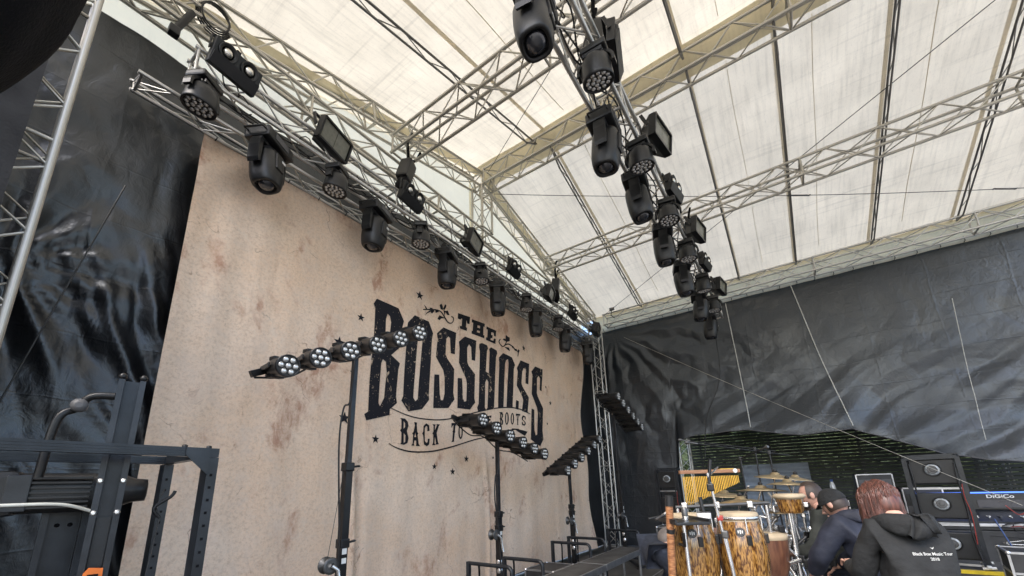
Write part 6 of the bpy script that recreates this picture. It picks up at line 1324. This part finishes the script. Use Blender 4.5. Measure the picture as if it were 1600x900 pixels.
def hood(t, J, m, scale=1.0, bend=0.2, drop=0.0):
    n = Vector(J['neck'][0]); R1 = Matrix.Rotation(-bend, 3, 'X'); s = scale
    pts = [(-0.10, 0.07, -0.045), (-0.125, 0.0, -0.015), (-0.11, -0.075, -0.005), (-0.055, -0.125, -0.03), (0.0, -0.140, -0.05), (0.055, -0.125, -0.03), (0.11, -0.075, -0.005), (0.125, 0.0, -0.015), (0.10, 0.07, -0.045)]
    rs = [0.025, 0.036, 0.046, 0.055, 0.060, 0.055, 0.046, 0.036, 0.025]
    JJ = {str(i): (n + R1 @ (Vector(p) * s), r * s) for i, (p, r) in enumerate(zip(pts, rs))}
    JJ['d'] = (n + R1 @ (Vector((0.01, -0.150, -0.125 - drop)) * s), 0.045 * s); JJ['e'] = (n + R1 @ (Vector((-0.045, -0.145, -0.095 - drop)) * s), 0.035 * s)
    JJ['f'] = (n + R1 @ (Vector((0.06, -0.145, -0.095 - drop)) * s), 0.038 * s)
    me = skin_mesh(JJ, [(str(i), str(i + 1)) for i in range(8)] + [('4', 'd'), ('3', 'e'), ('5', 'f')], '4', 3); wrinkle(me, 0.010, 9, 2); me.materials.append(M[m]); return link('hood', me, t)
def long_hair(t, hp, fwd, m, length, n=1500, seed=1):
    rnd = random.Random(seed); mb = MB()
    cap = ell((0, 0, 0), (0.088, 0.106, 0.124))
    keep = [tuple(hp + fwd @ Vector(v)) for v in cap.v]
    fs = [f for f in cap.f if not (sum(Vector(cap.v[i]).y for i in f) / 4 > 0.055 and sum(Vector(cap.v[i]).z for i in f) / 4 < 0.06)]
    mb.add(keep, fs, True)
    for i in range(n):
        a = rnd.uniform(-PI * 0.80, PI * 0.80) - PI / 2       # round the back and sides
        ph0 = rnd.uniform(0.15, 1.35); pts = []
        w = 0.22 * noise.noise(Vector((a * 2.2, ph0 * 2, 3))) + rnd.uniform(-0.05, 0.05); L = length * rnd.uniform(0.75, 1.12); fl = 1.0 + 0.07 * noise.noise(Vector((a * 3.1, ph0 * 3, 5))) + rnd.uniform(-0.02, 0.06)
        for k in range(8):
            q = k / 7; ph = ph0 * (1 - q * 1.3)
            if ph > -0.25: p = Vector((0.094 * math.cos(a + w * q) * math.cos(ph), 0.112 * math.sin(a + w * q) * math.cos(ph), 0.130 * math.sin(ph))) * fl
            else:
                p = Vector((0.094 * math.cos(a + w * q) * (0.96 + 0.10 * q), 0.112 * math.sin(a + w * q) * (0.96 + 0.10 * q), -0.035)) * fl
            z = -L * max(0, q - 0.35) / 0.65 * 1.0
            pts.append(hp + fwd @ Vector((p.x, p.y, 0)) + fwd @ Vector((0, 0, max(p.z, -0.03))) + Vector((0.002 * math.sin(k * 1.7 + i), 0.002 * math.cos(k * 2.1 + i), z)))
        mb.path(pts, [0.0030, 0.0036, 0.0036, 0.0034, 0.0032, 0.0028, 0.002, 0.0008], 4)
    return mb.build('hair', m, t)

# red-haired person seen from behind
J = standing(1.70, 0.20, {'el_l': (-0.05, 0.08, -0.25), 'wr_l': (0.06, 0.22, 0.02), 'el_r': (0.05, 0.06, -0.26), 'wr_r': (-0.06, 0.22, -0.02)}, 0.40, sh=0.150)
tA, hA, fA, topA = make_person('red-haired person in a black printed hoodie seen from behind', (3.19, -0.47, 0.0), -1.17, J, 'cloth_black', 'jeans', 'black_rubber', sleeve=0.020, head_rot=(0.55, 0.15))
hood(tA, J, 'cloth_black', 1.0, 0.20, 0.0)
long_hair(tA, hA, fA, 'hair_red', 0.19)
bvh = BVHTree.FromPolygons([v.co for v in topA.data.vertices], [p.vertices[:] for p in topA.data.polygons])
def on_back(me, cx, cz):
    for v in me.vertices:
        x, z = v.co.x + cx, v.co.y + cz
        h = bvh.ray_cast(Vector((x, -0.8, z)), Vector((0, 1, 0)))
        y = h[0].y if h[0] is not None else -0.1
        v.co = Vector((x, y - 0.004, z))
for body_, sz, cx, cz in (('Black Box Music Tour', 0.0205, 0.040, 1.285), ('2018', 0.0195, 0.040, 1.260)):
    me = text_mesh(body_, sz, 'paper_white', tA, Matrix.Identity(4), 0.0005, 1.0); on_back(me, cx, cz); link('back_print', me, topA)
mk = MB().add([(-0.008, 0.006, 0), (0, -0.003, 0), (0.010, 0.008, 0), (0, 0.002, 0)], [(0, 1, 3), (1, 2, 3)]).mesh('back_print', 'paper_white'); on_back(mk, 0.05, 1.311); link('back_print', mk, topA)

# man in navy jacket and dark cap, bending forward
J = standing(1.69, 0.55, {'el_l': (-0.09, 0.12, -0.24), 'wr_l': (0.10, 0.16, -0.16), 'el_r': (0.08, 0.14, -0.24), 'wr_r': (-0.08, 0.18, -0.14)}, -0.15, 0.06)
tB, hB, fB, topB = make_person('man in navy jacket and dark cap bending forward behind the drums', (4.20, -0.48, 0.0), -0.70, J, 'cloth_navy', 'jeans', 'black_rubber', sleeve=0.036, head_rot=(0.45, 0.15))
hood(tB, J, 'cloth_navy', 1.05, 0.55)
hs = ell((0, 0, 0), (0.083, 0.103, 0.118)); MB().add([hB + fB @ Vector(v) for v in hs.v], [f for f in hs.f if sum(Vector(hs.v[i]).y for i in f) / 4 < 0.02 and sum(Vector(hs.v[i]).z for i in f) / 4 > -0.07], True).build('hair', 'hair_brown', tB)
cp = MB(); cs = ell((0, 0, 0.008), (0.091, 0.111, 0.125)); cp.add([hB + fB @ Vector(v) for v in cs.v], [f for f in cs.f if sum(Vector(cs.v[i]).z for i in f) / 4 > 0.015], True)
cap = cp.build('cap', 'cloth_black', tB)
MB().grid(lambda u, v: hB + fB @ Vector((0.078 * math.sin((u - 0.5) * 2.2), 0.088 + 0.062 * v * math.cos((u - 0.5) * 2.4), 0.034 - 0.020 * v)), 10, 4).build('cap_peak', 'cloth_black', cap)

# bearded man looking left
J = standing(1.67, 0.22, None, 0.0)
tC, hC, fC, topC = make_person('bearded man in a dark jacket looking left beside the bongo', (4.86, -0.24, 0.0), -0.20, J, 'cloth_olive', 'jeans', 'black_rubber', sleeve=0.034, head_rot=(0.12, 0.22))
hood(tC, J, 'cloth_olive', 0.95, 0.22)
hs = ell((0, 0, 0.006), (0.084, 0.104, 0.124)); MB().add([hC + fC @ Vector(v) for v in hs.v], [f for f in hs.f if (sum(Vector(hs.v[i]).y for i in f) / 4 < 0.03 and sum(Vector(hs.v[i]).z for i in f) / 4 > -0.04) or sum(Vector(hs.v[i]).z for i in f) / 4 > 0.085], True).build('hair', 'hair_brown', tC)
rnd = random.Random(2); bd = MB()
for i in range(160):
    a = rnd.uniform(-1.35, 1.35); z = rnd.uniform(-0.115, -0.045); r = 0.086 if z > -0.08 else 0.075
    p = hC + fC @ Vector((r * 0.85 * math.sin(a), 0.012 + r * math.cos(a), z)); q = p + fC @ Vector((0.006 * math.sin(a), 0.014, -0.030))
    bd.path([p, p.lerp(q, 0.6), q], [0.006, 0.005, 0.001], 4)
bd.build('beard', 'hair_brown', tC)

# person crouching on the riser behind the left conga, in world coordinates
V3 = Vector; o_ = V3((4.55, 1.50, 0.40))
Jd = {'pelvis': ((4.60, 1.55, 0.97), (0.155, 0.13)), 'belly': ((4.70, 1.38, 1.06), 0.130), 'chest': ((4.82, 1.18, 1.10), (0.15, 0.12)), 'neck': ((4.93, 1.00, 1.08), 0.052), 'head': ((5.00, 0.89, 1.06), 0.09),
      'sh_l': ((4.98, 1.20, 1.08), 0.06), 'el_l': ((5.10, 0.98, 0.90), 0.043), 'wr_l': ((5.02, 0.86, 0.72), 0.03), 'sh_r': ((4.74, 1.05, 1.08), 0.06), 'el_r': ((4.72, 0.92, 0.86), 0.043), 'wr_r': ((4.86, 0.78, 0.76), 0.03),
      'hip_l': ((4.70, 1.62, 0.92), 0.095), 'kn_l': ((5.0, 1.52, 0.70), 0.062), 'an_l': ((4.78, 1.62, 0.49), 0.042), 'to_l': ((4.92, 1.55, 0.445), 0.034),
      'hip_r': ((4.52, 1.50, 0.90), 0.095), 'kn_r': ((4.60, 1.32, 0.56), 0.062), 'an_r': ((4.42, 1.66, 0.50), 0.042), 'to_r': ((4.36, 1.80, 0.45), 0.034)}
Jd = {k: (V3(p) - o_, r) for k, (p, r) in Jd.items()}
tD, hD, fD, topD = make_person('person in grey shirt and jeans crouching behind the left conga', o_ + V3((0.20, -0.16, 0.06)), 0.0, Jd, 'cloth_grey', 'jeans', 'boot_leather', sleeve=0.022, head_rot=(0.5, -2.5))
hs = ell((0, 0, 0), (0.084, 0.104, 0.122)); MB().add([hD + fD @ Vector(v) for v in hs.v], [f for f in hs.f if sum(Vector(hs.v[i]).y for i in f) / 4 < 0.03], True).build('hair', 'hair_brown', tD)
bpy.data.scenes.remove(TMP)

# ------------------------------------------------------------------ trees beyond the fence
def tree(label, loc, h, r, seed, n=900):
    rnd = random.Random(seed); t = thing('tree', label, 'tree', loc, 0, 'trees beyond the slat fence')
    MB().path([(0, 0, 0), (0.05, 0.03, h * 0.3), (0.02, -0.05, h * 0.7)], [0.16, 0.12, 0.05], 8).build('trunk', 'bark', t)
    for k in range(5):
        a = rnd.uniform(0, 6.28); MB().path([(0.03, 0, h * (0.3 + 0.08 * k)), (r * 0.35 * math.cos(a), r * 0.35 * math.sin(a), h * (0.42 + 0.08 * k)), (r * 0.75 * math.cos(a), r * 0.75 * math.sin(a), h * (0.5 + 0.09 * k))], [0.06, 0.04, 0.015], 6).build('limb', 'bark', t)
    cl = [(Vector((rnd.gauss(0, .5), rnd.gauss(0, .5), rnd.uniform(-.5, .5))), rnd.uniform(.25, .5)) for _ in range(22)]
    m = MB()
    for i in range(n):
        c, cr = rnd.choice(cl); p = c + Vector((rnd.gauss(0, 1), rnd.gauss(0, 1), rnd.gauss(0, 1))) * cr * 0.5
        q = Vector((p.x * r, p.y * r, h * 0.62 + p.z * h * 0.62)); s = rnd.uniform(0.06, 0.14)
        a = Vector((rnd.uniform(-1, 1), rnd.uniform(-1, 1), rnd.uniform(-.6, .6))).normalized(); b = a.orthogonal().normalized()
        m.add([q - a * s, q + b * s * 0.5, q + a * s, q - b * s * 0.5], [(0, 1, 2, 3)])
    m.build('crown', 'leaf', t)
for i, (y, x, h, r) in enumerate(((-3.6, 18.5, 5.2, 1.7), (-1.6, 18.0, 4.6, 1.6), (0.4, 18.6, 5.4, 1.8), (2.3, 18.0, 5.0, 1.6), (-5.6, 18.8, 5.5, 1.9))):
    tree(('green tree seen through the slats behind the lamp tower', 'green tree seen through the slats above the red hair', 'green tree seen through the slats above the navy cap', 'green tree showing beside the bar chimes', 'green tree seen beyond the distant tower truss at the right')[i], (x, y, -1.2), h, r, i + 3, 1500)

# hedge that closes the view between the trees
rnd = random.Random(4); hm = MB()
hm.grid(lambda u, v: Vector((17.3 + 0.35 * fbm(u * 9, v * 4, 1, 3), -8 + 15 * u, -1.2 + 5.2 * v + 0.3 * v * fbm(u * 12, 0, 2, 2))), 60, 16)
for i in range(9000):
    u = rnd.random(); v = rnd.random(); q = Vector((16.95 + rnd.uniform(-.3, .25) + 0.35 * fbm(u * 9, v * 4, 1, 3), -8 + 15 * u, -1.2 + 5.3 * v)); s_ = rnd.uniform(0.05, 0.11)
    a = Vector((rnd.uniform(-1, 1), rnd.uniform(-1, 1), rnd.uniform(-.8, .8))).normalized(); b = a.orthogonal().normalized()
    hm.add([q - a * s_, q + b * s_ * 0.5, q + a * s_, q - b * s_ * 0.5], [(0, 1, 2, 3)])
hg = tag(hm.build('hedge', 'leaf'), 'tall green hedge glimpsed through the slat fence', 'hedge'); stuff(hg)
